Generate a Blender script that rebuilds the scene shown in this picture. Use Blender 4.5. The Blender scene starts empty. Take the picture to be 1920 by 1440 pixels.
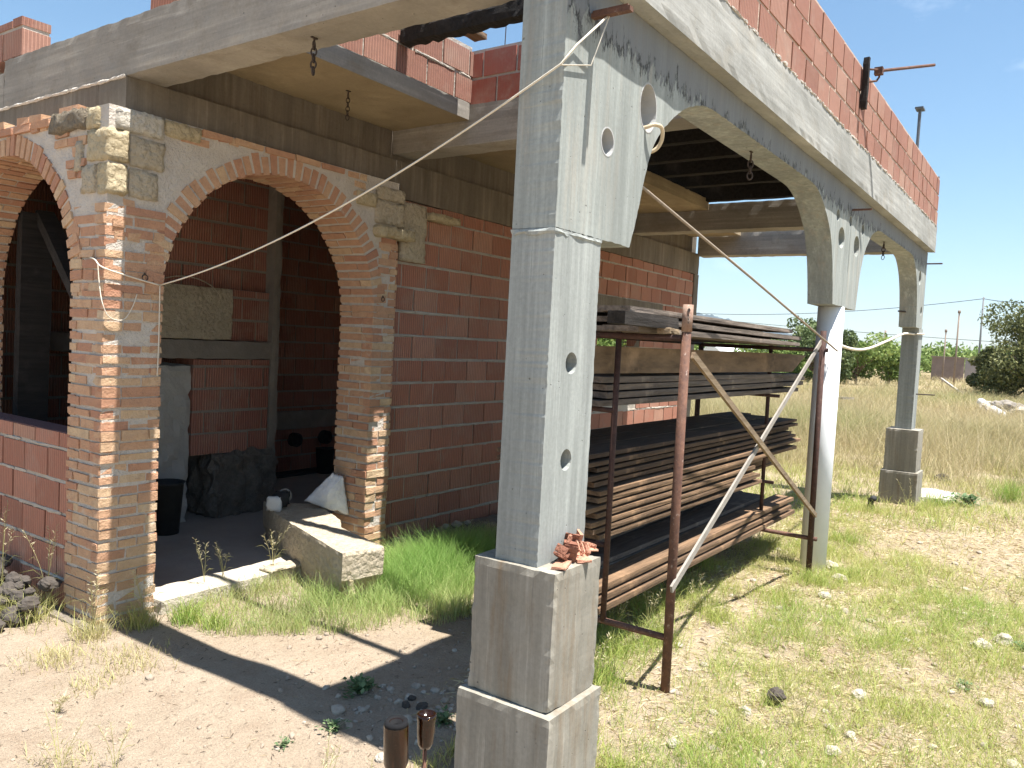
import bpy, math, random
import numpy as np
from mathutils import Vector, Matrix, geometry, noise as mnoise
random.seed(11); rng = np.random.default_rng(11)
R = random.uniform
sc = bpy.context.scene
COL = sc.collection

# ------------------------------------------------------------------ mesh kit
class MB:
    """collects shapes and links them as one mesh object"""
    def __init__(s): s.v = []; s.f = []; s.t = []; s.mi = []; s.cur = 0
    def add(s, vs, fs, tone=.5):
        o = len(s.v)
        s.v += [tuple(p) for p in vs]; s.t += [tone] * len(vs)
        s.f += [tuple(i + o for i in f) for f in fs]; s.mi += [s.cur] * len(fs)
    def box(s, x0, x1, y0, y1, z0, z1, tone=.5, jit=0., M=None):
        vs = [Vector((x, y, z)) for z in (z0, z1) for y in (y0, y1) for x in (x0, x1)]
        if jit: vs = [v + Vector((R(-jit, jit), R(-jit, jit), R(-jit, jit))) for v in vs]
        if M is not None: vs = [M @ v for v in vs]
        s.add(vs, [(0, 2, 3, 1), (4, 5, 7, 6), (0, 1, 5, 4), (1, 3, 7, 5), (3, 2, 6, 7), (2, 0, 4, 6)], tone)
    def tube(s, pts, r, n=8, tone=.5, r1=None):
        pts = [Vector(p) for p in pts]; m = len(pts); rings = []
        up = Vector((0, 0, 1)); prev = None
        for i, p in enumerate(pts):
            d = (pts[min(i + 1, m - 1)] - pts[max(i - 1, 0)]).normalized()
            if prev is None:
                a = d.cross(up)
                if a.length < .05: a = d.cross(Vector((1, 0, 0)))
            else: a = prev - d * prev.dot(d)
            a.normalize(); prev = a; b = d.cross(a)
            rr = r if r1 is None else r + (r1 - r) * i / (m - 1)
            rings.append([p + (a * math.cos(2 * math.pi * k / n) + b * math.sin(2 * math.pi * k / n)) * rr for k in range(n)])
        vs = [q for g in rings for q in g]
        fs = [(i * n + k, i * n + (k + 1) % n, (i + 1) * n + (k + 1) % n, (i + 1) * n + k) for i in range(m - 1) for k in range(n)]
        fs += [tuple(range(n))[::-1], tuple((m - 1) * n + k for k in range(n))]
        s.add(vs, fs, tone)
    def lathe(s, prof, n=16, tone=.5, M=None):
        vs = [Vector((r * math.cos(2 * math.pi * k / n), r * math.sin(2 * math.pi * k / n), z)) for r, z in prof for k in range(n)]
        if M is not None: vs = [M @ v for v in vs]
        m = len(prof)
        fs = [(i * n + k, i * n + (k + 1) % n, (i + 1) * n + (k + 1) % n, (i + 1) * n + k) for i in range(m - 1) for k in range(n)]
        fs += [tuple(range(n))[::-1], tuple((m - 1) * n + k for k in range(n))]
        s.add(vs, fs, tone)
    def plate(s, loops, d0, d1, axis='y', tone=.5, back=None):
        """outer loop + holes, extruded from d0 to d1 along axis"""
        def P(a, b, d): return (a, d, b) if axis == 'y' else ((d, a, b) if axis == 'x' else (a, b, d))
        flat = [p for l in loops for p in l]; n = len(flat)
        tris = geometry.tessellate_polygon([[Vector((a, b, 0)) for a, b in l] for l in loops])
        fb = flat if back is None else [p for l in back for p in l]
        vs = [P(a, b, d0) for a, b in flat] + [P(a, b, d1) for a, b in fb]
        fs = [tuple(t) for t in tris] + [tuple(i + n for i in t)[::-1] for t in tris]
        o = 0
        for l in loops:
            k = len(l)
            fs += [(o + i, o + (i + 1) % k, n + o + (i + 1) % k, n + o + i) for i in range(k)]
            o += k
        s.add(vs, fs, tone)
    def rough(s, x0, x1, y0, y1, z0, z1, seg=.05, chip=.008, wob=.003, tone=.5, M=None, seed=0):
        """box with finely divided faces and chipped, wandering edges"""
        dims = (x1 - x0, y1 - y0, z1 - z0); lo = (x0, y0, z0)
        N = [max(2, min(90, int(d / seg))) for d in dims]; idx = {}; vs = []; fs = []
        c = Vector(((x0 + x1) / 2, (y0 + y1) / 2, (z0 + z1) / 2))
        def vert(i, j, k):
            q = (i, j, k)
            if q in idx: return idx[q]
            p = Vector(lo[a] + dims[a] * q[a] / N[a] for a in range(3))
            on = [a for a in range(3) if q[a] in (0, N[a])]
            g = mnoise.noise(p * 9 + Vector((seed, 0, 0))); h = mnoise.noise(p * 31 + Vector((0, seed, 0)))
            for a in on:
                sg = -1 if q[a] == 0 else 1
                p[a] += sg * wob * g * (1.5 if len(on) == 1 else 1)
                if len(on) > 1: p[a] -= sg * chip * max(0, .35 + .9 * h + .5 * g)
            idx[q] = len(vs); vs.append(M @ p if M is not None else p); return idx[q]
        for a in range(3):
            b, c2 = (a + 1) % 3, (a + 2) % 3
            for side in (0, N[a]):
                for i in range(N[b]):
                    for j in range(N[c2]):
                        def q(u, w):
                            t = [0, 0, 0]; t[a] = side; t[b] = u; t[c2] = w; return vert(*t)
                        f = (q(i, j), q(i + 1, j), q(i + 1, j + 1), q(i, j + 1))
                        fs.append(f if side else f[::-1])
        s.add(vs, fs, tone)
    def build(s, name, m, parent=None, smooth=False, origin=None, **props):
        o0 = Vector(origin) if origin is not None else Vector((0, 0, 0))
        me = bpy.data.meshes.new(name)
        me.from_pydata([tuple(Vector(v) - o0) for v in s.v], [], s.f)
        a = me.attributes.new('tone', 'FLOAT', 'POINT'); a.data.foreach_set('value', s.t)
        if smooth: me.polygons.foreach_set('use_smooth', [True] * len(me.polygons))
        for q in (m if isinstance(m, (list, tuple)) else [m]): me.materials.append(q)
        if any(s.mi): me.polygons.foreach_set('material_index', s.mi)
        me.update()
        return link(name, me, parent, o0 if parent is None else None, **props)

def link(name, me, parent=None, loc=None, **props):
    o = bpy.data.objects.new(name, me); COL.objects.link(o)
    if parent is not None: o.parent = parent
    if loc is not None: o.location = loc
    for k, v in props.items(): o[k] = v
    return o
def thing(name, label, category, loc=(0, 0, 0), group=None):
    o = bpy.data.objects.new(name, None); COL.objects.link(o); o.location = loc
    o.empty_display_size = .1; o['label'] = label; o['category'] = category
    if group: o['group'] = group
    return o
def resample(loop, step, amp=0., closed=True, seed=0):
    out = []; n = len(loop)
    for i in range(n if closed else n - 1):
        a = Vector((*loop[i], 0)); b = Vector((*loop[(i + 1) % n], 0)); d = b - a
        k = max(1, int(d.length / step)); nv = Vector((-d.y, d.x, 0)).normalized() if d.length else Vector()
        for j in range(k):
            p = a + d * j / k
            if j: p += nv * amp * (mnoise.noise(p * 23 + Vector((0, 0, seed))) + .6 * mnoise.noise(p * 61))
            out.append((p.x, p.y))
    return out
def circle(cx, cz, rx, rz, n=22, rot=0.):
    return [(cx + rx * math.cos(t) * math.cos(rot) - rz * math.sin(t) * math.sin(rot),
             cz + rx * math.cos(t) * math.sin(rot) + rz * math.sin(t) * math.cos(rot)) for t in [2 * math.pi * k / n for k in range(n)]]
def smooth_path(pts, k=6):
    out = []; n = len(pts)
    for i in range(n - 1):
        p0, p1, p2, p3 = [Vector(pts[max(0, min(n - 1, i + d))]) for d in (-1, 0, 1, 2)]
        for j in range(k):
            t = j / k
            out.append(tuple(.5 * ((2 * p1) + (p2 - p0) * t + (2 * p0 - 5 * p1 + 4 * p2 - p3) * t * t + (3 * p1 - p0 - 3 * p2 + p3) * t ** 3)))
    out.append(tuple(pts[-1])); return out
def sag(a, b, s, n=24):
    a = Vector(a); b = Vector(b)
    return [a.lerp(b, i / n) - Vector((0, 0, 4 * s * (i / n) * (1 - i / n))) for i in range(n + 1)]

# ------------------------------------------------------------------ materials
class NT:
    def __init__(s, name):
        s.m = bpy.data.materials.new(name); s.m.use_nodes = True; s.t = s.m.node_tree
        s.b = s.t.nodes['Principled BSDF']; s.b.inputs['Roughness'].default_value = .9
        s.b.inputs['Specular IOR Level'].default_value = .25
        s.co = s.n('ShaderNodeTexCoord').outputs['Object']
    def n(s, k): return s.t.nodes.new(k)
    def l(s, a, b):
        if hasattr(a, 'node'): s.t.links.new(a, b)
        else: b.default_value = a
    def map(s, sx, sy, sz, co=None):
        n = s.n('ShaderNodeMapping'); n.inputs['Scale'].default_value = (sx, sy, sz); s.l(co or s.co, n.inputs['Vector']); return n.outputs[0]
    def noise(s, scale, detail=4, rough=.6, co=None):
        n = s.n('ShaderNodeTexNoise'); s.l(co or s.co, n.inputs['Vector']); n.inputs['Scale'].default_value = scale
        n.inputs['Detail'].default_value = detail; n.inputs['Roughness'].default_value = rough; return n.outputs['Fac']
    def voro(s, scale, co=None, feat='F1'):
        n = s.n('ShaderNodeTexVoronoi'); n.feature = feat; s.l(co or s.co, n.inputs['Vector']); n.inputs['Scale'].default_value = scale; return n.outputs['Distance']
    def ramp(s, fac, *st):
        n = s.n('ShaderNodeValToRGB'); s.l(fac, n.inputs[0]); e = n.color_ramp.elements
        while len(e) < len(st): e.new(.5)
        for i, (p, c) in enumerate(st):
            e[i].position = p; e[i].color = (c, c, c, 1) if isinstance(c, (int, float)) else (*c, 1)
        return n.outputs[0]
    def mix(s, fac, a, b, mode='MIX'):
        n = s.n('ShaderNodeMix'); n.data_type = 'RGBA'; n.blend_type = mode
        s.l(fac, n.inputs[0])
        for q, i in ((a, 6), (b, 7)):
            if isinstance(q, tuple): n.inputs[i].default_value = (*q, 1)
            else: s.l(q, n.inputs[i])
        return n.outputs[2]
    def ma(s, op, a, b=0.):
        n = s.n('ShaderNodeMath'); n.operation = op; s.l(a, n.inputs[0]); s.l(b, n.inputs[1]); return n.outputs[0]
    def tone(s):
        n = s.n('ShaderNodeAttribute'); n.attribute_name = 'tone'; return n.outputs['Fac']
    def xyz(s):
        n = s.n('ShaderNodeSeparateXYZ'); s.l(s.co, n.inputs[0]); return n.outputs
    def bump(s, h, dist, strength=1.):
        n = s.n('ShaderNodeBump'); n.inputs['Strength'].default_value = strength; n.inputs['Distance'].default_value = dist
        s.l(h, n.inputs['Height']); return n
    def out(s, col, h=None, dist=.01, h2=None, d2=.003):
        s.l(col if not isinstance(col, tuple) else (*col, 1), s.b.inputs['Base Color'])
        if h is not None:
            b = s.bump(h, dist)
            if h2 is not None:
                b2 = s.bump(h2, d2); s.t.links.new(b.outputs[0], b2.inputs['Normal']); b = b2
            s.t.links.new(b.outputs[0], s.b.inputs['Normal'])
        return s.m

def m_concrete(name, a, b, board='v', stain=(.2, .17, .13), stain_amt=.5, peel=False, pit=.5):
    n = NT(name)
    big = n.noise(1.7, 5, .65)
    col = n.mix(n.ramp(big, (.3, 0), (.7, 1)), a, b)
    if board == 'v': st = n.noise(3.2, 6, .65, n.map(9, 9, .3)); wide = n.noise(2.1, 4, .6, n.map(3.2, 3.2, .35))
    else: st = n.noise(3.2, 6, .65, n.map(.3, .3, 9)); wide = n.noise(2.1, 4, .6, n.map(.3, .3, 3.4))
    col = n.mix(n.ma('MULTIPLY', n.ramp(wide, (.36, 0), (.60, 1)), .6), col, tuple(x * .68 for x in a))
    col = n.mix(n.ma('MULTIPLY', n.ramp(st, (.42, 0), (.72, 1)), .6), col, tuple(x * .58 for x in a))
    col = n.mix(n.ma('MULTIPLY', n.ramp(st, (.28, 1), (.42, 0)), .5), col, tuple(min(.8, x * 1.3) for x in b))
    drip = n.noise(2.2, 6, .7, n.map(5, 5, .5) if board == 'v' else n.map(1.5, 1.5, 2))
    col = n.mix(n.ma('MULTIPLY', n.ramp(drip, (.52, 0), (.70, 1)), stain_amt), col, stain)
    fine = n.noise(55, 3, .7)
    col = n.mix(.10, col, n.ramp(fine, (.3, .05), (.7, .9)), 'OVERLAY')
    xx, yy, zz = n.xyz()
    seam = n.ma('ABSOLUTE', n.ma('SUBTRACT', n.ma('FRACT', n.ma('DIVIDE', n.ma('ADD', n.ma('ADD', xx, yy), .03) if board == 'v' else n.ma('ADD', zz, .04), .125)), .5))
    seam = n.ma('MULTIPLY', n.ramp(seam, (.475, 0), (.495, 1)), n.ramp(n.noise(4, 3, .6, n.map(2, 2, .7)), (.45, 0), (.6, 1)))
    col = n.mix(n.ma('MULTIPLY', seam, .45), col, tuple(x * .45 for x in a))
    blot = n.noise(.9, 3, .5, n.map(1.7, 1.7, 1.2)); col = n.mix(n.ma('MULTIPLY', n.ramp(blot, (.5, 0), (.66, 1)), .4), col, tuple(x * .6 for x in a))
    v = n.voro(30); pits = n.ramp(n.ma('ADD', v, n.ma('MULTIPLY', n.noise(9, 2), .55)), (.27, 1), (.33, 0))
    col = n.mix(n.ma('MULTIPLY', pits, pit), col, (.07, .065, .06))
    if peel:
        x, y, z = n.xyz()
        q = n.noise(5, 6, .75, n.map(3.2, 3.2, .9))
        h = n.ma('ADD', z, n.ma('MULTIPLY', n.ma('SUBTRACT', q, .5), .52))
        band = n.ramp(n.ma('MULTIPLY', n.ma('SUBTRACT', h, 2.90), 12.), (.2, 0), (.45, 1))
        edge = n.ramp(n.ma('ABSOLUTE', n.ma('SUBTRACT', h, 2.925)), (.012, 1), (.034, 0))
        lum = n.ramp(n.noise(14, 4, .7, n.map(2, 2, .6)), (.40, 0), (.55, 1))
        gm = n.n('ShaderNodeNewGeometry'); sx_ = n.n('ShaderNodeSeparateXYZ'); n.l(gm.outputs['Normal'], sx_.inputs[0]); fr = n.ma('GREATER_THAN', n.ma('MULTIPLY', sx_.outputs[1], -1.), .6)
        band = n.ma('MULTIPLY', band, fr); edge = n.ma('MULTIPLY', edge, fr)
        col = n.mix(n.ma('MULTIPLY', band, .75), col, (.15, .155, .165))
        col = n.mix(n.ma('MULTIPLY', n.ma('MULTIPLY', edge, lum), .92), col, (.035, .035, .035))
        fine = n.ma('SUBTRACT', fine, n.ma('MULTIPLY', edge, lum))
    return n.out(col, n.ma('ADD', n.ma('MULTIPLY', st, .6), n.ma('MULTIPLY', pits, -1.)), .003, fine, .0006)

def m_hollow(name, hue=(.46, .205, .14), pale=(.52, .285, .205), ribs=True):
    n = NT(name); t = n.tone()
    col = n.ramp(t, (0, tuple(c * .78 for c in hue)), (.45, hue), (.8, pale), (1, (.47, .27, .19)))
    mott = n.noise(16, 5, .7)
    col = n.mix(n.ramp(mott, (.45, 0), (.8, .55)), col, (.34, .19, .135))
    dust = n.noise(3, 5, .7)
    col = n.mix(n.ramp(dust, (.52, 0), (.75, .5)), col, (.46, .36, .29))
    x, y, z = n.xyz()
    rib = n.ma('SINE', n.ma('MULTIPLY', n.ma('ADD', x, y), 2 * math.pi / .024))
    col = n.mix(n.ma('MULTIPLY', n.ramp(rib, (0, 1), (.5, 0)), .42 if ribs else .05), col, tuple(c * .45 for c in hue))
    return n.out(col, n.ma('MULTIPLY', rib, 1. if ribs else .15), .0025, mott, .003)

def m_solid_brick():
    n = NT('handmade brick'); t = n.tone()
    col = n.ramp(t, (0, (.41, .20, .13)), (.3, (.50, .275, .17)), (.6, (.56, .355, .22)), (.85, (.60, .44, .275)), (1, (.57, .46, .33)))
    q = n.noise(22, 5, .75)
    col = n.mix(n.ramp(q, (.4, 0), (.8, .6)), col, (.30, .16, .10))
    sm = n.noise(7, 6, .75)
    col = n.mix(n.ramp(sm, (.60, 0), (.70, .55)), col, (.55, .48, .39))
    x, y, z = n.xyz()
    dirt = n.ma('ADD', n.ma('MULTIPLY', z, -1.2), n.ma('MULTIPLY', n.noise(4, 4), 1.3))
    col = n.mix(n.ramp(dirt, (-.1, 0), (.55, .65)), col, (.46, .32, .19))
    return n.out(col, q, .012, n.noise(70, 3, .7), .004)

def m_mottled(name, a, b, scale=6., bumpd=.02, fine=60., c=None):
    n = NT(name); q = n.noise(scale, 6, .7)
    col = n.mix(n.ramp(q, (.3, 0), (.7, 1)), a, b)
    if c: col = n.mix(n.ramp(n.noise(scale * 2.3, 5, .75), (.52, 0), (.62, 1)), col, c)
    return n.out(col, q, bumpd, n.noise(fine, 3, .7), bumpd * .3)

def m_stone(name, a, b, dark):
    n = NT(name); q = n.noise(9, 7, .75); v = n.voro(26)
    col = n.mix(n.ramp(q, (.3, 0), (.7, 1)), a, b)
    col = n.mix(n.ramp(n.noise(30, 5, .8), (.5, 0), (.7, .7)), col, dark)
    return n.out(col, n.ma('ADD', q, n.ma('MULTIPLY', v, -.5)), .045, n.noise(75, 3, .7), .008)

def m_wood(name, a, b, dark, gl=14):
    n = NT(name); t = n.tone()
    st = n.noise(2.5, 6, .7, n.map(1.1, gl, gl))
    col = n.mix(t, a, b)
    col = n.mix(n.ramp(st, (.4, 0), (.7, .85)), col, dark)
    col = n.mix(n.ramp(n.noise(3, 5, .7), (.55, 0), (.72, .5)), col, tuple(min(1, c * 1.9) for c in b))
    return n.out(col, st, .006, n.noise(90, 2), .002)

def m_rust(name='rusty steel', a=(.17, .085, .055), b=(.085, .045, .035), c=(.33, .25, .21)):
    n = NT(name); q = n.noise(26, 6, .75)
    col = n.mix(n.ramp(q, (.35, 0), (.65, 1)), b, a)
    col = n.mix(n.ramp(n.noise(38, 4, .7), (.60, 0), (.68, .8)), col, c)
    n.b.inputs['Roughness'].default_value = .75
    return n.out(col, q, .004)

def m_leaf(name, a, b, c=None, trans=.35):
    n = NT(name); t = n.tone()
    col = n.ramp(t, (0, a), (.55, b), (1, c or b))
    n.l(col, n.b.inputs['Base Color']); n.b.inputs['Roughness'].default_value = .6
    tr = n.n('ShaderNodeBsdfTranslucent'); n.l(col, tr.inputs[0])
    mx = n.n('ShaderNodeMixShader'); mx.inputs[0].default_value = trans
    o = n.t.nodes['Material Output']
    n.t.links.new(n.b.outputs[0], mx.inputs[1]); n.t.links.new(tr.outputs[0], mx.inputs[2]); n.t.links.new(mx.outputs[0], o.inputs[0])
    return n.m

def m_ground():
    n = NT('sandy earth'); co = n.co
    big = n.noise(.9, 6, .65)
    col = n.mix(n.ramp(big, (.35, 0), (.65, 1)), (.31, .243, .175), (.375, .302, .225))
    col = n.mix(n.ramp(n.noise(4.5, 6, .72), (.5, 0), (.72, .6)), col, (.25, .18, .125))
    v = n.voro(38); cr = n.ramp(n.ma('ADD', v, n.ma('MULTIPLY', n.noise(6, 3), .7)), (.33, 1), (.44, 0))
    col = n.mix(n.ma('MULTIPLY', cr, .6), col, (.36, .31, .255))
    g = n.noise(120, 4, .75)
    col = n.mix(.3, col, n.ramp(g, (.3, .1), (.7, .9)), 'OVERLAY')
    # straw litter and thin dry cover away from the trodden porch
    x, y, z = n.xyz()
    mask = n.ma('SUBTRACT', n.ma('ADD', x, n.ma('MULTIPLY', n.noise(1.3, 4), 1.6)), n.ma('MULTIPLY', y, .55))
    fld = n.ramp(n.ma('MULTIPLY', mask, .25), (.18, 0), (.5, 1))
    lit = n.noise(26, 5, .8)
    col = n.mix(n.ma('MULTIPLY', fld, n.ramp(lit, (.42, 0), (.6, .8))), col, (.33, .275, .155))
    far = n.ramp(n.ma('MULTIPLY', x, .02), (.12, 0), (.45, 1))
    col = n.mix(n.ma('MULTIPLY', far, .8), col, (.30, .24, .135))
    return n.out(col, n.ma('ADD', n.noise(7, 6, .7), n.ma('MULTIPLY', cr, .3)), .05, g, .008)

CONC = m_concrete('board marked concrete', (.31, .328, .31), (.39, .405, .382), 'v', stain=(.17, .175, .17), stain_amt=.6)
CONC_BASE = m_concrete('stained plinth concrete', (.30, .275, .225), (.39, .365, .315), 'v', stain=(.21, .155, .10), stain_amt=.8)
CONC_ARC = m_concrete('arcade concrete', (.315, .335, .313), (.40, .42, .393), 'v', stain=(.42, .35, .27), stain_amt=.4, peel=True)
CONC_BAND = m_concrete('band concrete', (.36, .355, .325), (.45, .445, .415), 'h', stain=(.34, .30, .24), stain_amt=.45, pit=.3)
CONC_BEAM = m_concrete('beam concrete', (.34, .31, .27), (.43, .39, .33), 'h', stain=(.20, .165, .12), stain_amt=.6)
CONC_DARK = m_concrete('soffit concrete', (.36, .28, .175), (.43, .34, .22), 'h', stain=(.20, .15, .09), stain_amt=.5, pit=.2)
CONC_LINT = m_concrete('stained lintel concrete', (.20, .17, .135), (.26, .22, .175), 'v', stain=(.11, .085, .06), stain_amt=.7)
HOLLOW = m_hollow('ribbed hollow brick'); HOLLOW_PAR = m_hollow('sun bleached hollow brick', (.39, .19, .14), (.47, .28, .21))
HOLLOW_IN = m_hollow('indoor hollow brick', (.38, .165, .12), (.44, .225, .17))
BRICK = m_solid_brick()
MORTAR = m_mottled('lime mortar', (.50, .445, .385), (.60, .545, .48), 9, .03)
MORTAR_G = m_mottled('grey cement mortar', (.38, .34, .29), (.49, .44, .38), 8, .02)
PLASTER = m_mottled('rough cement render', (.20, .175, .15), (.28, .25, .215), 4, .02)
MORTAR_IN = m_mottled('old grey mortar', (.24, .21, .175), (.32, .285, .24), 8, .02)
SAND = m_stone('yellow sandstone', (.55, .44, .27), (.62, .53, .36), (.36, .28, .17))
SAND_D = m_stone('weathered dark sandstone', (.22, .18, .13), (.30, .25, .18), (.10, .085, .07))
SAND_W = m_stone('pale limestone', (.60, .55, .46), (.68, .63, .54), (.48, .43, .35))
CUTST = m_stone('cut stone', (.50, .42, .30), (.60, .52, .40), (.38, .31, .22))
BLACKW = m_wood('charred timber', (.022, .019, .017), (.04, .034, .03), (.010, .009, .008))
PLANK = m_wood('weathered plank', (.085, .055, .038), (.25, .155, .088), (.035, .024, .018))
PLANK_G = m_wood('grey dusty plank', (.13, .105, .09), (.23, .185, .15), (.05, .042, .036))
LATH = m_wood('pale lath', (.21, .155, .10), (.28, .21, .135), (.13, .09, .06))
GALV = m_mottled('dull grey strip', (.24, .215, .185), (.32, .29, .255), 12, .004)
RUST = m_rust(); RUST_D = m_rust('dark rusty tube', (.09, .045, .035), (.045, .026, .022), (.14, .085, .065))
IRON = m_rust('old iron', (.07, .05, .04), (.04, .032, .028), (.13, .08, .055))
ROPE = m_mottled('rope', (.62, .56, .45), (.72, .66, .56), 40, .004)
CORD = m_mottled('brown cord', (.26, .21, .16), (.34, .28, .215), 40, .004)
WHITE = m_mottled('white pvc shell', (.70, .72, .74), (.78, .79, .80), 5, .002)
SACKM = m_mottled('white sack', (.62, .62, .63), (.75, .75, .75), 6, .02)
DARKP = m_mottled('dark plastic', (.03, .03, .03), (.05, .05, .05), 9, .003)
LENS = m_mottled('pale lens', (.52, .53, .53), (.62, .63, .62), 9, .003)
SHARD = m_mottled('broken brick', (.42, .19, .12), (.52, .29, .20), 14, .02)
SHARD_D = m_mottled('dark broken brick', (.20, .085, .055), (.28, .13, .085), 14, .02)
ROCK = m_mottled('grey rubble', (.055, .046, .039), (.10, .083, .07), 9, .03)
RUBBLE = m_mottled('brown grey rubble', (.055, .046, .039), (.10, .085, .072), 5, .01)
ROCK_P = m_mottled('pale stone', (.40, .35, .28), (.50, .445, .37), 9, .03)
PEB = m_mottled('pebble', (.23, .175, .13), (.36, .30, .235), 18, .01)
GRASS_G = m_leaf('lush grass', (.52, .46, .24), (.38, .50, .17), (.26, .43, .11), .5)
GRASS_Y = m_leaf('dry grass', (.54, .47, .26), (.43, .45, .13), (.22, .35, .07), .4)
FIELD_G = m_leaf('field straw', (.46, .375, .225), (.38, .345, .165), (.25, .31, .10), .35)
SEED = m_leaf('seed head', (.5, .42, .26), (.62, .55, .36), None, .3)
LEAF = m_leaf('olive leaf', (.07, .085, .032), (.165, .18, .07), (.30, .29, .13), .3)
LEAF_L = m_leaf('bright leaf', (.11, .17, .045), (.20, .28, .08), (.30, .36, .12), .35)
LEAF_M = m_leaf('grey green leaf', (.075, .10, .04), (.14, .19, .075), (.23, .27, .12), .3)
WEED = m_leaf('weed leaf', (.07, .13, .05), (.13, .20, .09), (.2, .27, .13), .3)
BARK = m_mottled('bark', (.16, .12, .085), (.24, .19, .14), 12, .03)
POLE = m_mottled('pole timber', (.20, .15, .12), (.28, .22, .18), 7, .01)
POLE_G = m_mottled('concrete pole', (.17, .18, .19), (.22, .23, .24), 5, .005)
n_ = NT('amber glass'); n_.b.inputs['Transmission Weight'].default_value = .75; n_.b.inputs['Roughness'].default_value = .12
n_.b.inputs['Specular IOR Level'].default_value = .5; AMBER = n_.out((.04, .013, .0035), n_.noise(14, 3), .003)

# ------------------------------------------------------------------ ground
def hnoise(x, y):
    return (.022 * np.sin(1.7 * x + .6 * y) * np.sin(1.1 * y - .4 * x + 1) + .014 * np.sin(4.1 * x - 2.3 * y + 2) * np.sin(3.3 * y + 1.3 * x)
            + .006 * np.sin(11 * x + 3 * y) * np.sin(9 * y - 4 * x))
def ground_h(x, y):
    x = np.asarray(x, float); y = np.asarray(y, float)
    fade = np.clip((60 - np.hypot(x, y)) / 40, 0, 1)
    inside = np.clip((y - 2.3) / .5, 0, 1) * ((x > -.3) & (x < 9))
    heap = .07 * np.exp(-((x - 2.3) ** 2 / .5 + (y - .55) ** 2 / .12)) - .05 * np.exp(-((x - 4.2) ** 2 / .2 + (y - .15) ** 2 / .2)) * 0
    return hnoise(x, y) * fade * (1 - .8 * inside) + heap
def axis_pts(a, b, step, far):
    g = list(np.arange(a, b, step)); s = step; p = g[-1]
    while p < far: s *= 1.28; p += s; g.append(p)
    s = step; p = g[0]; pre = []
    while p > -far: s *= 1.28; p -= s; pre.append(p)
    return np.array(pre[::-1] + g)
gx = axis_pts(-4, 12, .07, 9000); gy = axis_pts(-4, 6, .07, 9000)
GX, GY = np.meshgrid(gx, gy); GZ = ground_h(GX, GY)
nx, ny = len(gx), len(gy)
me = bpy.data.meshes.new('ground')
me.vertices.add(nx * ny); me.vertices.foreach_set('co', np.stack([GX, GY, GZ], -1).ravel())
q = (np.arange(ny - 1)[:, None] * nx + np.arange(nx - 1)[None, :]).ravel()
quads = np.stack([q, q + 1, q + nx + 1, q + nx], 1).ravel()
me.loops.add(len(quads)); me.loops.foreach_set('vertex_index', quads)
me.polygons.add(len(q)); me.polygons.foreach_set('loop_start', np.arange(len(q)) * 4); me.polygons.foreach_set('loop_total', np.full(len(q), 4))
me.polygons.foreach_set('use_smooth', [True] * len(q)); me.materials.append(m_ground()); me.update()
link('ground', me, kind='structure')

# ------------------------------------------------------------------ the house
house = thing('unfinished_house', 'unfinished brick and concrete house with an arched porch and red hollow brick walls', 'house')
def part(mb, name, m, parent=house, smooth=False, **k): return mb.build(name, m, parent, smooth, **k)

def hollow_wall(axis, a0, a1, z0, z1, d0, d1, holes=(), L=.30, H=.195, name='brick_wall', bm=None, mm=None, parent=house, gap=.016, hz=.176, prot=.006, bead=0, inset=.007, squeeze=False, **props):
    mb = core = MB()
    def bx(b, u0, u1, w0, w1, e0, e1, tone, jit=0):
        if axis == 'y': b.box(u0, u1, e0, e1, w0, w1, tone, jit)
        else: b.box(e0, e1, u0, u1, w0, w1, tone, jit)
    hl = [[(h[0], h[2]), (h[1], h[2]), (h[1], h[3]), (h[0], h[3])] for h in holes]
    core.plate([[(a0 + .006, z0), (a1 - .006, z0), (a1 - .006, z1 - .004), (a0 + .006, z1 - .004)]] + hl, d0 + inset, d1 - .007, axis)
    mb.cur = 1; z = z0; k = 0
    while z < z1 - .03:
        zt = min(z + hz, z1)
        a = a0 - (L * .5 if k % 2 else 0) - R(0, .03)
        while a < a1:
            segs = [(max(a, a0), min(a + L - gap, a1))]
            for h0, h1, hz0, hz1 in holes:
                if zt > hz0 + .02 and z < hz1 - .02:
                    ns = []
                    for s0, s1 in segs:
                        if s1 <= h0 or s0 >= h1: ns.append((s0, s1))
                        else:
                            if s0 < h0: ns.append((s0, h0))
                            if s1 > h1: ns.append((h1, s1))
                    segs = ns
            for s0, s1 in segs:
                if s1 - s0 > .025:
                    e = R(-.001, .004)
                    bx(mb, s0, s1, z + R(0, .004), zt + R(-.006, .002), d0 - e, d1 + e - prot * .0, min(1, max(0, random.gauss(.42, .2))), .0015)
            a += L
        z += H; k += 1
    if squeeze:
        mb.cur = 0; z = z0 + H
        while z < z1 - .03:
            a = a0 + R(0, .1)
            while a < a1 - .1:
                L_ = min(R(.12, .6), a1 - a)
                if not any(h[0] - .02 < a + L_ and a < h[1] + .02 and h[2] - .02 < z < h[3] + .02 for h in holes):
                    q = (a, a + L_, d0 - R(-.001, .0055), d0 + .012) ; zq = (z - .02 - R(-.002, .004), z + R(-.002, .003))
                    if axis == 'y': mb.rough(*q, *zq, .035, .006, .005, seed=a * 9 + z)
                    else: mb.rough(q[2], q[3], q[0], q[1], *zq, .035, .006, .005, seed=a * 9 + z)
                a += L_ + (R(.02, .25) if random.random() < .5 else 0)
            z += H
    if bead:
        mb.cur = 2
        for k in range(bead):
            x = R(a0 + .1, a1 - .1); mb.rough(x, x + R(.02, .09), d0 - .018, d0 + .006, z0 - .007, z0 - .007 + R(.006, .022), .02, .01, .006, seed=k)
    return mb.build(name, [mm or MORTAR_G, bm or HOLLOW, MORTAR], parent, **props)

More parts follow.
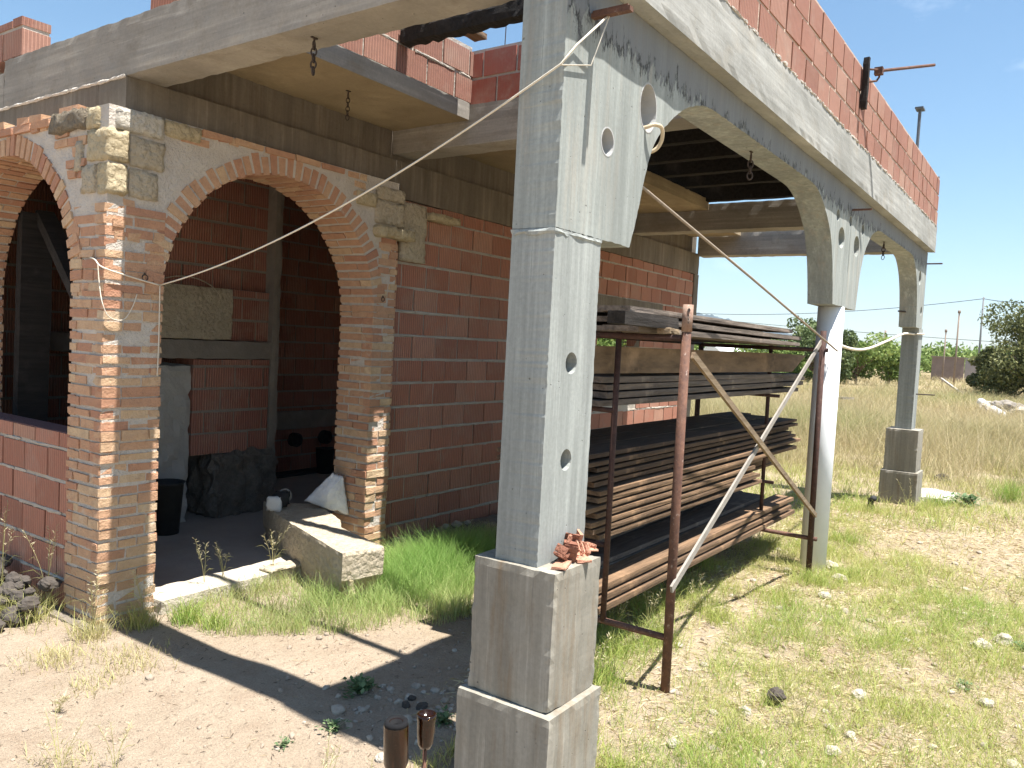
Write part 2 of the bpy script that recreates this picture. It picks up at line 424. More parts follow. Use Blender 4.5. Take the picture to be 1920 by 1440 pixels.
# arcade front -------------------------------------------------------------
arch_l = [(.586, 2.16), (.640, 2.30), (.685, 2.45), (.735, 2.58), (.800, 2.67), (.90, 2.755), (1.03, 2.84), (1.17, 2.900), (1.33, 2.938), (1.5, 2.945)]
arch_r = [(3.15, 2.945), (3.33, 2.938), (3.48, 2.905), (3.62, 2.845), (3.74, 2.77), (3.84, 2.69), (3.92, 2.58), (3.98, 2.45), (4.03, 2.30), (4.063, 2.16)]
arch2_l = [(4.865, 2.16), (4.905, 2.34), (4.955, 2.5), (5.04, 2.65), (5.16, 2.765), (5.33, 2.87), (5.52, 2.93), (5.70, 2.95)]
arch2_r = [(7.38, 2.95), (7.56, 2.93), (7.73, 2.86), (7.87, 2.76), (7.98, 2.62), (8.05, 2.48), (8.10, 2.31), (8.125, 2.16)]
def sm2(p): return [(q[0], q[1]) for q in smooth_path([(a, b, 0) for a, b in p], 4)]
contour = [(0, 2.16)] + sm2(arch_l) + sm2(arch_r) + sm2(arch2_l) + sm2(arch2_r) + [(8.60, 2.16), (8.60, 3.098), (0, 3.098)]
holes = [circle(.686, 2.762, .083, .105), circle(.348, 2.542, .055, .058),
         circle(4.044, 2.84, .045, .045), circle(4.20, 2.69, .10, .082), circle(4.462, 2.857, .040, .041), circle(4.735, 2.69, .10, .086), circle(4.93, 2.855, .045, .045),
         circle(8.15, 2.747, .088, .085), circle(8.42, 2.37, .06, .055)]
mb = MB(); mb.plate([resample(contour, .015, .0045)] + holes, 0., .19, 'y', back=[resample(contour, .015)] + holes)
arcade = part(mb, 'concrete_arcade', CONC_ARC)
# pvc sleeves cast in the two big holes
def sleeve(cx, cz, rx, rz, y0, y1):
    b = MB(); o = circle(cx, cz, rx - .0005, rz - .0005); i = circle(cx, cz, rx - .006, rz - .006)
    b.plate([o, i], y0, y1, 'y'); return b
for h in ((.686, 2.762, .083, .105), (.348, 2.542, .055, .058)): part(sleeve(*h, -.001, .191), 'pipe_sleeve', m_mottled('shadow toned pvc', (.36, .36, .35), (.44, .44, .43), 5, .002), arcade)  # white pvc coloured grey to carry the shadow inside the holes
mb = MB(); mb.rough(0, 8.60, -.084, .185, 3.1005, 3.41, .04, .007, .003, seed=2)
part(mb, 'roof_band', CONC_BAND)
b = hollow_wall('y', .004, 8.60, 3.412, 4.0, -.07, .13, name='parapet', bm=HOLLOW_PAR, bead=260, inset=.005, mm=m_mottled('pinkish joint', (.46, .33, .26), (.54, .42, .34), 9, .02), gap=.024)

def pillar(x0, w, ax, bx, cx, ex, hl, name, label):
    """shaft with holes on two stepped plinths"""
    m = MB(); q = [(x0, .915), (x0 + w, .915), (x0 + w, 2.1585), (x0, 2.1585)]; m.plate([resample(q, .012, .0045)] + hl, .0, .19, 'y', back=[resample(q, .012)] + hl)
    p = part(m, name, CONC, label=label)
    m = MB(); m.rough(ax, bx, -.095, .272, .398, .915, .03, .006, .002, seed=int(x0) + 3); part(m, 'plinth', CONC_BASE, p)
    m = MB(); m.rough(cx, ex, -.123, .30, -.15, .3975, .03, .006, .002, seed=int(x0) + 5); part(m, 'footing', CONC_BASE, p)
    return p
hl = [circle(.164, 1.67, .042, .042, 16), circle(.164, 1.30, .040, .042, 16)]
near = pillar(0., .341, -.026, .317, -.056, .325, hl, 'pillar', 'near square concrete pillar with two round holes, standing on two stepped plinths')
# the seam where capital meets shaft
mb = MB(); mb.rough(-.006, .342, -.004, .196, 2.135, 2.158, .02, .008, .006, seed=9); part(mb, 'pour_seam', CONC, near)
pillar(8.39, .29, 8.30, 8.70, 8.27, 8.72, [], 'pillar', 'far square concrete pillar on a stepped plinth at the end of the porch')
mb = MB(); mb.lathe([(.103, -.1), (.103, 2.159)], 36, M=Matrix.Translation((4.43, .095, 0)))
part(mb, 'column', WHITE, smooth=True, label='round white pipe-formed column in the middle of the porch front')

# side beam, cross beams, slabs --------------------------------------------
mb = MB(); mb.rough(0.003, .24, .1905, 4.43, 3.12, 3.44, .04, .006, .003, seed=11); part(mb, 'side_beam', CONC_BEAM)
def beam(x0, x1, y0, y1, z0, z1, name='cross_beam', m=CONC_BEAM, seed=0):
    b = MB(); b.rough(x0, x1, y0, y1, z0, z1, .06, .006, .003, seed=seed); return part(b, name, m)
beam(2.20, 2.45, .1915, 2.961, 3.165, 3.46, seed=21)
beam(6.30, 6.55, .1915, 2.961, 3.12, 3.42, seed=22)
beam(8.30, 8.55, .1915, 2.88, 3.08, 3.40, seed=23)
for x0, x1, y0 in ((.2415, 2.198, 2.20), (2.4515, 6.298, 1.95), (6.5515, 8.298, 2.27)):
    beam(x0, x1, y0, 2.961, 3.345, 3.47, 'porch_slab', CONC_DARK, int(x0) + 31)
mb = MB(); mb.rough(.2415, 2.198, 2.194, 2.1995, 3.346, 3.468, .05, .004, .002, seed=3); part(mb, 'slab_edge', CONC_BEAM)
beam(2.4515, 6.298, .1915, .42, 3.36, 3.46, 'porch_slab', CONC_DARK, 41)
# brick upstands round the open bay
hollow_wall('y', .245, 2.222, 3.472, 3.88, 2.205, 2.36, name='upstand_wall', bm=HOLLOW_PAR, squeeze=True)
hollow_wall('x', .195, 2.36, 3.462, 3.86, 2.225, 2.40, name='upstand_wall', bm=m_hollow('smooth hollow brick', (.37, .12, .085), (.42, .15, .11), False))
hollow_wall('x', 4.22, 6.1, 3.45, 3.70, .02, .2, name='upstand_wall', bm=HOLLOW_PAR)
mb = MB(); mb.box(.02, .17, 2.45, 2.70, 3.442, 3.53, .4, .004); part(mb, 'loose_course', HOLLOW)
rb = MB()
for y in (.35, .62, .95, 1.3, 1.62, 1.98): rb.tube([(2.3, y, 3.8), (2.3 + R(-.02, .02), y + R(-.02, .02), 4.75)], .004, 5)
part(rb, 'rebar', IRON)

# ring beam and lintels over the house wall
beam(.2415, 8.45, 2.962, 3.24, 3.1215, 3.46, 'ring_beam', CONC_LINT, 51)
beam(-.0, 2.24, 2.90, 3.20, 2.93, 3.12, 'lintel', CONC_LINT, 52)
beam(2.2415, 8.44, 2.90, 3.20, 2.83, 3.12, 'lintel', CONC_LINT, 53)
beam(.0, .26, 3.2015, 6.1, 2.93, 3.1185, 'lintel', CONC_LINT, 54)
beam(.2415, 8.45, 3.2415, 6.3, 3.36, 3.43, 'roof_slab', CONC_DARK, 55)
beam(.003, .24, 4.4315, 6.3, 3.1215, 3.358, 'ring_beam', CONC_BEAM, 56)

mb = MB(); mb.rough(-.012, .004, 2.905, 5.2, 3.108, 3.126, .03, .008, .01, seed=57); part(mb, 'mortar_line', MORTAR)
# handmade brick: piers, arches --------------------------------------------
ACX, ACZ, AR = 1.095, 1.905, .865
def tone_b(): return min(1, max(0, random.betavariate(2, 2.2)))
def course_faces(mb, x0, x1, y0, y1, z0, z1, faces, out=.006):
    """courses of handmade brick round a pier; faces: letters of the sides that show"""
    z = z0; k = 0; H = .0625
    while z < z1 - .02:
        h = R(.040, .051); zt = min(z + h, z1)
        def run(a0, a1, fn):
            a = a0; first = True
            while a < a1 - .015:
                L = random.choice((.115, .235, .235, .17)) if not (first and k % 2) else .118
                first = False
                e = min(a + L, a1)
                if a1 - e < .04: e = a1
                fn(a, e - (.011 if e < a1 else 0)); a = e
        dz = lambda: R(-.004, .004)
        o = lambda: R(-.008, out + .001)
        if 'f' in faces: run(x0, x1, lambda a, e: mb.box(a, e, y0 - o(), y0 + .07, z + dz(), zt + dz(), tone_b(), .003))
        if 'l' in faces: run(y0 + .005, y1, lambda a, e: mb.box(x0 - o(), x0 + .07, a, e, z + dz(), zt + dz(), tone_b(), .003))
        if 'r' in faces: run(y0 + .005, y1, lambda a, e: mb.box(x1 - .07, x1 + o(), a, e, z + dz(), zt + dz(), tone_b(), .003))
        if 'b' in faces: run(x0, x1, lambda a, e: mb.box(a, e, y1 - .07, y1 + o(), z + dz(), zt + dz(), tone_b(), .003))
        z += H; k += 1
def ring(mb, cx, cz, r0, r1, d0, d1, axis, t0=0., t1=math.pi):
    """voussoirs of an arch, split along its depth"""
    n = int((t1 - t0) * (r0 + .03) / .066)
    for i in range(n):
        ta = t0 + (t1 - t0) * (i + .13) / n; tb = t0 + (t1 - t0) * (i + .84) / n
        cuts = [d0, d0 + (.12 if i % 2 else .24), d1] if d1 - d0 > .3 else [d0, d1]
        for j in range(len(cuts) - 1):
            e0 = cuts[j] - (R(-.006, .007) if j == 0 else -.006); e1 = cuts[j + 1] - (.006 if j < len(cuts) - 2 else 0)
            q0 = r0 - R(-.004, .007); q1 = r1 + R(-.025, .01) ; t = tone_b() * .9
            vs = []
            for d in (e0, e1):
                for r, a in ((q0, ta), (q0, tb), (q1, tb), (q1, ta)):
                    a += R(-.003, .003); u, w = cx + r * math.cos(a), cz + r * math.sin(a)
                    vs.append((u, d, w) if axis == 'y' else (d, u, w))
            mb.add(vs, [(0, 1, 2, 3), (7, 6, 5, 4), (0, 4, 5, 1), (1, 5, 6, 2), (2, 6, 7, 3), (3, 7, 4, 0)], t)
def arch_wall(axis, a0, a1, zt, cx, cz, r, d0, d1, legs_z=0.):
    """mortar body of a wall pierced by a round arch"""
    lp = [(a0, legs_z), (cx - r, legs_z)]
    lp += [(cx - r * math.cos(t), cz + r * math.sin(t)) for t in [math.pi * i / 40 for i in range(41)]]
    lp += [(cx + r, legs_z), (a1, legs_z), (a1, zt), (a0, zt)]
    b = MB(); b.plate([lp], d0, d1, axis); return b
# front arch wall with its two piers
def pier(x0, x1, y0, y1, z1, faces, label, name='brick_pier'):
    b = MB(); b.box(x0 + .008, x1 - .008, y0 + .006, y1 - .008, -.05, z1 - .004); b.cur = 1
    course_faces(b, x0, x1, y0, y1, 0., z1, faces); return part(b, name, [MORTAR, BRICK], house, label=label)
pier(-.12, .23, 2.854, 3.22, 1.905, 'flrb', 'square brick pier at the corner of the porch, striped by sunlight')
pier(1.96, 2.20, 2.854, 3.22, 1.905, 'flr', 'brick pier at the right jamb of the main arch')
core = arch_wall('y', -.112, 2.19, 2.93, ACX, ACZ, AR + .008, 2.860, 3.212, 1.905)
mb = core; mb.cur = 1
course_faces(mb, -.12, .23, 2.854, 3.22, 1.906, 2.42, 'fl')
course_faces(mb, 2.0, 2.20, 2.854, 3.22, 1.906, 2.46, 'fr')
z = 2.2; k = 0
while z < 2.92:
    a = -.11 + R(0, .1)
    while a < 2.19:
        L = random.choice((.08, .12, .2, .2)); e = min(a + L, 2.19); rr = min(math.hypot(a - ACX, z - ACZ), math.hypot(e - ACX, z + .045 - ACZ), math.hypot(e - ACX, z - ACZ), math.hypot((a + e) / 2 - ACX, z - ACZ))
        if rr > AR + .15 and e - a > .04 and z + .045 < 2.93 and not (a < .24 and 2.42 < z) and not (e > 1.9 and 2.46 < z) and random.random() < .72:
            mb.box(a, e - .012, 2.856 - R(-.004, .006), 2.92, z + R(-.004, .004), min(z + .045, 2.925) + R(-.004, .0), tone_b(), .005)
        a = e
    z += .062
for a0, a1 in ((.46, .66), (.69, .9), (.92, 1.15), (1.17, 1.38), (1.40, 1.61)):
    mb.box(a0, a1, 2.845, 2.92, 2.89, 2.927, tone_b(), .004)
front = part(core, 'brick_arch_wall', [MORTAR, BRICK], label='main round arch of small handmade bricks, with stones at its shoulders')
mb = MB(); ring(mb, ACX, ACZ, AR, AR + .125, 2.854, 3.22, 'y'); part(mb, 'arch_ring', BRICK, front)
# left side arch wall (runs back from the corner pier)
LCY, LCZ = 4.085, 1.885
pier(-.12, .24, 4.95, 5.3, 1.88, 'flr', 'far brick pier of the left side arch')
core = arch_wall('x', 3.2135, 5.3, 2.93, LCY, LCZ, .873, -.112, .232, 1.885)
mb = core; mb.cur = 1
z = 2.3
while z < 2.92:
    a = 2.93
    while a < 4.3:
        L = random.choice((.1, .16, .22)); e = a + L
        if min(math.hypot(a - LCY, z - LCZ), math.hypot(e - LCY, z - LCZ)) > 1.015 and not (a < 3.07 and z > 2.42) and random.random() < .7:
            mb.box(-.122 - R(-.004, .006), -.06, a, e - .012, z, z + .045, tone_b(), .005)
        a = e
    z += .062
for a0, a1 in ((3.5, 3.72), (3.74, 3.96), (3.98, 4.2)): mb.box(-.135, -.06, a0, a1, 2.872, 2.915, tone_b() * .4, .004)
side = part(core, 'brick_arch_wall', [MORTAR, BRICK], label='round brick arch on the left side of the house')
mb = MB(); ring(mb, LCY, LCZ, .865, .99, -.12, .24, 'x'); part(mb, 'arch_ring', BRICK, side)
low = hollow_wall('x', 3.224, 4.955, .0, 1.06, -.10, .06, name='low_wall', bm=HOLLOW, squeeze=True, label='low red hollow brick wall closing the foot of the left arch')
mb = MB(); mb.box(-.098, .058, 3.224, 4.955, 1.059, 1.066, .2); part(mb, 'perforated_top', m_mottled('perforated brick top', (.20, .10, .10), (.34, .20, .19), 60, .02, 120), low)
# corner stones
def stone(x0, x1, y0, y1, z0, z1, m, seed, chip=.014, wob=.008, parent=front, name='corner_stone', seg=.025):
    b = MB(); b.rough(x0, x1, y0, y1, z0, z1, seg, chip, wob, seed=seed * 7.3); return part(b, name, m, parent, True)
stone(-.135, -.0, 2.835, 3.06, 2.625, 2.80, SAND, 1); stone(.003, .215, 2.842, 3.0, 2.615, 2.785, CUTST, 2, .01, .004)
stone(-.125, -.0, 2.84, 2.96, 2.44, 2.615, SAND, 3); stone(.003, .18, 2.845, 2.98, 2.44, 2.605, CUTST, 4, .012, .005)
stone(-.075, .20, 2.832, 2.93, 2.80, 2.925, SAND_W, 5, .012, .006); stone(.21, .45, 2.84, 2.92, 2.83, 2.925, SAND, 6, .012, .006)
stone(-.15, -.04, 3.075, 3.47, 2.815, 2.935, SAND_D, 7, .02, .015, side); stone(-.135, -.05, 2.95, 3.065, 2.80, 2.93, SAND, 8, .02, .012, side)
stone(-.13, -.06, 2.97, 3.12, 2.45, 2.61, CUTST, 9, .012, .006, side); stone(-.132, -.06, 3.12, 3.2, 2.58, 2.75, CUTST, 10, .012, .006, side)
stone(1.74, 1.93, 2.825, 2.93, 2.70, 2.80, SAND, 11, .012, .006); stone(1.935, 2.24, 2.83, 2.895, 2.775, 2.875, CUTST, 12, .01, .004)
stone(1.935, 2.25, 2.838, 2.91, 2.59, 2.77, CUTST, 13, .01, .004); stone(1.93, 2.33, 2.79, 2.91, 2.49, 2.575, SAND, 14, .015, .008)
stone(2.256, 2.55, 2.868, 2.915, 2.34, 2.81, CUTST, 15, .012, .004, front, 'render_patch')
stone(2.54, 2.90, 2.80, 2.915, 2.70, 2.765, SAND, 16, .012, .006, front, 'projecting_stone')
# iron rings on the piers
def torus(mb, c, R0, r, u, v, n=20, m=6, tone=.5, sx=1., sy=1.):
    u = Vector(u).normalized(); v = Vector(v).normalized(); c = Vector(c)
    pts = [c + u * R0 * sx * math.cos(2 * math.pi * i / n) + v * R0 * sy * math.sin(2 * math.pi * i / n) for i in range(n)]
    w = u.cross(v); vs = []
    for i in range(n):
        d = (pts[i] - c).normalized()
        for k in range(m):
            a = 2 * math.pi * k / m; vs.append(pts[i] + d * r * math.cos(a) + w * r * math.sin(a))
    mb.add(vs, [(i * m + k, ((i + 1) % n) * m + k, ((i + 1) % n) * m + (k + 1) % m, i * m + (k + 1) % m) for i in range(n) for k in range(m)], tone)
for x, z in ((.105, 1.998), (2.04, 2.015)):
    b = MB(); torus(b, (x, 2.835, z), .017 if x < 1 else .016, .0035, (1, 0, 0), (0, 0, 1)); torus(b, (x, 2.838, z + .021), .006, .0025, (0, 1, 0), (0, 0, 1), 10)
    part(b, 'iron_ring', IRON, front, True)

# long hollow-brick wall, its window, corner post, footing
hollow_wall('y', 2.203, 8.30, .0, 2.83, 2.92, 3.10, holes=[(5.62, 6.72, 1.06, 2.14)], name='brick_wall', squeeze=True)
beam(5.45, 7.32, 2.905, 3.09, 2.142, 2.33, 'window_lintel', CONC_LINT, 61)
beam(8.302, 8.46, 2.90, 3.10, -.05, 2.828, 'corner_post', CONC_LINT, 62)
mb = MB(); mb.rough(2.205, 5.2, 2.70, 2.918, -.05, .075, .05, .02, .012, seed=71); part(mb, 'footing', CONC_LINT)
mb = MB(); mb.rough(.235, 1.955, 2.79, 3.06, -.08, .085, .04, .008, .004, seed=72); part(mb, 'threshold', m_mottled('pale threshold', (.40, .355, .285), (.48, .43, .35), 7, .02))
mb = MB(); mb.rough(1.02, 1.36, 2.77, 2.90, .088, .112, .03, .01, .006, seed=73); part(mb, 'threshold_slab', CUTST)
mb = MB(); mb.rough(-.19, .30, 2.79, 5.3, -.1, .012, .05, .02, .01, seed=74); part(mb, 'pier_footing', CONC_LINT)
# rooms behind
mb = MB(); mb.box(.2305, 8.45, 3.05, 6.3, -.05, .05); part(mb, 'floor', m_mottled('dirty cement floor', (.30, .27, .245), (.38, .345, .31), 3, .01))
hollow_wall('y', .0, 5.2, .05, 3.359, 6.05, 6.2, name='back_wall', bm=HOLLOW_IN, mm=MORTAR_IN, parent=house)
hollow_wall('x', 3.1, 6.049, .05, 3.359, 5.2, 5.3, name='added_partition', bm=HOLLOW_IN, mm=MORTAR_IN, holes=[(3.3, 5.4, .06, 2.6)])  # unseen wall added to darken the room; opening added to light back wall
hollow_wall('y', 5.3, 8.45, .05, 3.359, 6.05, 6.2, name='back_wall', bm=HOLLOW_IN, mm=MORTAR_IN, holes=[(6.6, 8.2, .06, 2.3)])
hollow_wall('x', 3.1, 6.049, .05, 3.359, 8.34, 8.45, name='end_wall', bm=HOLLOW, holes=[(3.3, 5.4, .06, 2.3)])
hollow_wall('x', 5.3, 6.049, .05, 2.929, -.1, .1, name='side_wall', bm=HOLLOW)
mb = MB(); mb.rough(2.9, 5.19, 6.0, 6.045, .56, .78, .06, .01, .01, seed=81); part(mb, 'render_band', PLASTER)
for x in (3.90, 4.37):
    b = MB(); b.plate([circle(x, .43, .083, .083), circle(x, .43, .07, .07)], 5.97, 6.06, 'y'); b.plate([circle(x, .43, .0705, .0705)], 6.03, 6.047, 'y')
    part(b, 'duct_pipe', DARKP)
# fireplace block
fp = MB(); fp.rough(.95, 2.42, 4.55, 6.045, 1.455, 1.62, .06, .012, .008, seed=82); fire = part(fp, 'fireplace', PLASTER)
b = MB(); b.rough(.96, 1.92, 4.535, 4.66, 1.622, 2.075, .05, .015, .004, seed=83); pn = part(b, 'stone_panel', CUTST, fire)
b = MB(); torus(b, (1.45, 4.533, 1.92), .36, .006, (1, 0, 0), (0, 0, 1), 30, 5, .5, 1., .62); part(b, 'carved_oval', CUTST, pn, True)
hollow_wall('y', .9, 2.44, 2.077, 3.35, 4.66, 4.8, name='chimney_breast', parent=fire, bm=HOLLOW_IN, mm=MORTAR_IN)
hollow_wall('y', 1.93, 2.345, 1.622, 2.076, 4.6, 4.8, name='chimney_side', parent=fire, bm=HOLLOW_IN, mm=MORTAR_IN)
b = MB(); b.rough(2.35, 2.44, 4.54, 4.80, .05, 3.3, .06, .012, .006, seed=84); part(b, 'chimney_post', PLASTER, fire)
hollow_wall('y', 1.56, 2.345, .62, 1.453, 4.56, 4.8, name='chimney_leg', parent=fire, bm=HOLLOW_IN, mm=MORTAR_IN)
b = MB(); b.rough(1.75, 2.43, 4.50, 5.0, .04, .618, .04, .05, .04, seed=85); part(b, 'rubble_base', m_mottled('rubble masonry', (.14, .125, .11), (.26, .235, .2), 13, .06), fire)
b = MB(); b.rough(.7, 1.555, 4.57, 4.8, .04, 1.40, .05, .02, .02, seed=86); part(b, 'render_patch', m_mottled('pale grey render', (.36, .345, .32), (.44, .42, .39), 3, .02), fire)

# iron bars let into the spandrels
def bar(x, z, L, r=.008, y=0.): 
    b = MB(); b.box(x - r, x + r, y - L, y + .02, z - r, z + r, .5, .002); part(b, 'iron_bar', RUST)
b = MB(); b.box(.168, .196, -.16, .01, 2.955, 2.972); b.box(.178, .208, -.145, .01, 2.972, 2.984, .4); part(b, 'iron_bar', RUST)
bar(4.49, 2.952, .15, .007); bar(8.595, 2.964, .17, .007, .0); 
b = MB(); b.tube([(8.53, -.003, 1.35), (8.66, -.19, 1.35)], .008); part(b, 'iron_bar', IRON)
b = MB(); b.tube([(8.14, .10, 2.34), (7.98, .18, 2.34)], .010); part(b, 'iron_bar', IRON)

# ------------------------------------------------------------------ timber on the roof
mb = MB(); mb.rough(1.43, 1.53, .132, 2.19, 3.645, 3.765, .035, .014, .014, .3, None, 5)
mb.build('charred_beam', BLACKW, None, origin=(1.48, .2, 3.65), label='charred black timber spanning the open roof bay beside the near pillar', category='timber beam')
mb = MB(); mb.rough(.79, .85, .132, 2.19, 3.86, 3.92, .05, .006, .004, .3, None, 8)
mb.build('thin_batten', PLANK, None, origin=(.82, .2, 3.86), label='thin batten lying across the open roof bay, throwing a narrow shadow on the sand', category='batten')
mb = MB(); mb.rough(.3, 2.07, 1.96, 2.075, 3.84, 3.885, .05, .008, .006, .7, None, 9); mb.build('scaffold_board', PLANK, None, origin=(1.2, 2.0, 3.84), label='old board lying lengthwise above the roof opening, its split end past the charred timber', category='board')
b = None
for i, x in enumerate((2.75, 3.32, 3.9, 4.48, 5.06, 5.64, 6.24)):
    mb = MB(); mb.rough(x - .05, x + .05, .2, 2.25, 3.43 if x > 6.2 else 3.475, 3.62, .1, .006, .004, .4, None, i)
    mb.build('roof_joist', BLACKW, None, origin=(x, .2, 3.475), group='charred joists over the porch', label='charred black joist across the porch bay behind the first concrete arch', category='joist')
for i in range(10):
    y = .20 + i * .205
    mb = MB(); mb.rough(2.46, 6.29, y, y + .2, 3.622, 3.65, .12, .004, .002, R(0, 1), None, i)
    mb.build('roof_board', BLACKW, None, origin=(2.46, y, 3.622), group='charred roof boards', label='blackened roof board laid over the joists behind the first concrete arch', category='board')

# dark timbers leaning inside the left arch
def lean(x0, y0, z0, x1, y1, z1, w, t, label):
    a = Vector((x0, y0, z0)); c = Vector((x1, y1, z1)); d = c - a; L = d.length
    rot = d.to_track_quat('Z', 'X').to_matrix().to_4x4()
    mb = MB(); mb.rough(-t / 2, t / 2, -w / 2, w / 2, 0, L, .12, .006, .004, .4, Matrix.Translation(a) @ rot, L)
    return mb.build('leaning_timber', BLACKW, None, origin=a, label=label, category='timber', group='dark timbers inside the left arch')
lean(.62, 4.02, .05, .55, 4.0, 2.35, .62, .05, 'wide blackened panel standing upright inside the left brick arch')
lean(.50, 3.42, .05, .42, 3.47, 2.3, .30, .05, 'blackened board standing beside the corner pier inside the left arch')
lean(.34, 3.62, 1.5, .42, 4.75, 2.5, .13, .08, 'dark diagonal timber leaning across the panel inside the left arch')
lean(.36, 4.78, .05, .36, 4.74, 2.5, .22, .08, 'dark post standing at the far jamb inside the left arch')

# ------------------------------------------------------------------ scaffold and planks
sx0, sx1 = 1.262, 4.085
scaf = thing('scaffold_rack', 'rusty tube scaffold racking planks between the near pillar and the white column', 'scaffold', (2.67, .5, 0))
def spart(mb, name, m=RUST, smooth=True, **k): return mb.build(name, m, scaf, smooth, origin=(2.67, .5, 0), **k)
for pts, r, m in ((((1.262, .0, -.1), (1.252, .0, .9), (1.252, .002, 1.83)), .0235, RUST), (((1.248, .365, .3), (1.262, .375, 1.83)), .0155, RUST_D), (((1.26, 1.06, 0), (1.26, 1.06, 1.83)), .018, RUST_D),
                (((4.11, .045, 0), (4.06, .05, 1.95)), .023, RUST_D), (((4.13, .46, .3), (4.125, .47, 1.83)), .016, RUST_D), (((4.13, 1.07, 0), (4.13, 1.07, 1.83)), .022, RUST_D)):
    b = MB(); b.tube(pts, r, 12); p = spart(b, 'post', m)
    if pts[0][0] == 1.262:
        b = MB(); b.tube([(1.252, .002, 1.832), (1.2535, .002, 1.965)], .026, 14); sl = b.build('sleeve', m_rust('pale rusty sleeve', (.36, .25, .19), (.22, .12, .085), (.48, .40, .34)), p, True, origin=(2.67, .5, 0))
        dv = Vector((-.83, -.55, 0)); sv = Vector((.55, -.83, 0)); c0 = Vector((1.2525, .002, 0)) + dv * .0262
        b = MB(); torus(b, c0 + Vector((0, 0, 1.937)), .0065, .0018, sv, (0, 0, 1), 14, 5, .5, .8, 1.3)
        for z in (1.912, 1.893, 1.876): b.tube([c0 + Vector((0, 0, z - .004)), c0 + Vector((0, 0, z + .004))], .0022, 6)
        b.build('painted_mark', DARKP, p, origin=(2.67, .5, 0))
for x in (sx0 - .008, 4.11):
    for z, y0, y1, r, m in ((.30, 0., 1.06, .017, RUST), (.70, .37, 1.06, .014, RUST_D), (1.41, .37, 1.06, .014, RUST_D), (1.80, 0.02, 1.06, .017, RUST_D)):
        b = MB(); b.tube([(x, y0, z), (x, y1, z)], r, 10); spart(b, 'crossbar', m)
b = MB(); b.tube([(1.27, 1.06, 1.81), (4.13, 1.07, 1.81)], .015); spart(b, 'ledger', RUST_D)
M = lambda a, c: Matrix.Translation(a) @ (Vector(c) - Vector(a)).to_track_quat('X', 'Z').to_matrix().to_4x4()
a, c = (1.27, -.03, 1.72), (4.10, .02, .49)
b = MB(); b.box(0, (Vector(c) - Vector(a)).length, -.009, .009, -.017, .017, .5, .001, M(a, c)); spart(b, 'diagonal_brace', LATH, False, label='brown diagonal brace falling from the near post towards the column')
a, c = (1.20, -.025, .565), (4.02, .055, 1.86)
b = MB(); b.box(0, (Vector(c) - Vector(a)).length, -.006, .006, -.019, .019, .5, .001, M(a, c)); spart(b, 'diagonal_brace', GALV, False, label='pale grey diagonal brace rising from the near post to the column')

def plank(x0, x1, y0, w, z, t, label, group, m=PLANK, tilt=0., rz=0., tone=None, name='plank', seg=.35, dz=0., roll=0.):
    L = x1 - x0; Mx = Matrix.Translation((x0, y0, z)) @ Matrix.Rotation(rz, 4, 'Z') @ Matrix.Rotation(-math.atan2(dz, L), 4, 'Y') @ Matrix.Rotation(roll, 4, 'X')
    mb = MB(); mb.rough(0, L, 0, w, 0, t, seg, .003, .0035, R(0, 1) if tone is None else tone, Mx, R(0, 50))
    return mb.build(name, m, None, origin=(x0, y0, z), label=label, category='plank', group=group)
gT, g2, g3, g4 = 'planks on the top of the scaffold', 'planks on the upper shelf', 'planks on the middle shelf', 'planks on the bottom bars'
# top of the rack
for k, (z, y0, x0, x1, n) in enumerate(((1.82, .18, 1.05, 4.0, 4), (1.868, .20, 1.10, 3.95, 4), (1.918, .24, .80, 3.9, 3))):
    for i in range(n):
        plank(max(x0, 1.08) + R(.0, .08) + i * .06, x1 + R(-.1, .12), y0 + i * .205, .2, z, .03, 'weathered plank in the flat pile on top of the scaffold', gT, PLANK_G, rz=R(-.004, .004), dz=R(-.01, .0), tone=R(.3, 1))
plank(.78, 1.38, .10, .09, 1.845, .06, 'thick dark timber offcut tucked under the top planks beside the near pillar', None, BLACKW, name='offcut')
mb = MB(); mb.rough(1.21, 1.33, .07, .14, 1.819, 1.848, .03, .006, .004, .9); mb.build('wood_chip', LATH, None, origin=(1.27, .1, 1.82), label='small pale wood scrap on the top crossbar by the near post', category='wood scrap')
# upper shelf
for k in range(4):
    for i in range(3):
        plank(1.16 + R(-.04, .12) + i * .03, 5.0 + R(-.15, .05), .415 + i * .21 + R(0, .012), .2, 1.426 + k * .041, .034, 'dark plank in the stack on the upper shelf of the scaffold', g2, PLANK_G, rz=R(-.002, .002), dz=R(0, .02), tone=R(0, .5))
mb = MB(); mb.plate([[(1.1, 1.60), (4.62, 1.605), (5.02, 1.752), (4.4, 1.757), (1.1, 1.742)]], .425, .445, 'y', .5)
mb.build('shutter_board', m_wood('brown shuttering board', (.17, .115, .07), (.22, .15, .095), (.07, .05, .035), 5), None, origin=(1.0, .43, 1.6), label='wide brown shuttering board standing on edge on the upper shelf', category='board')
# middle shelf
for k in range(12):
    for i in range(3):
        lit = k < 7  # sunlight put into the tone: lower planks paler, shaded upper ones darker
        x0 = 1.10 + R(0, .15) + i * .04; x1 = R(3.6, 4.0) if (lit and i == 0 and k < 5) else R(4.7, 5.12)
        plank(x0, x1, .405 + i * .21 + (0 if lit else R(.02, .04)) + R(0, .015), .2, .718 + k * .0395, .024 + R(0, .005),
              'plank toned paler for sunlight in the lower half of the middle shelf stack' if lit else 'plank toned darker for shade in the upper half of the middle shelf stack', g3, PLANK, rz=R(-.003, .003), dz=R(-.012, .02), tone=R(.5, 1) if lit else R(0, .4))
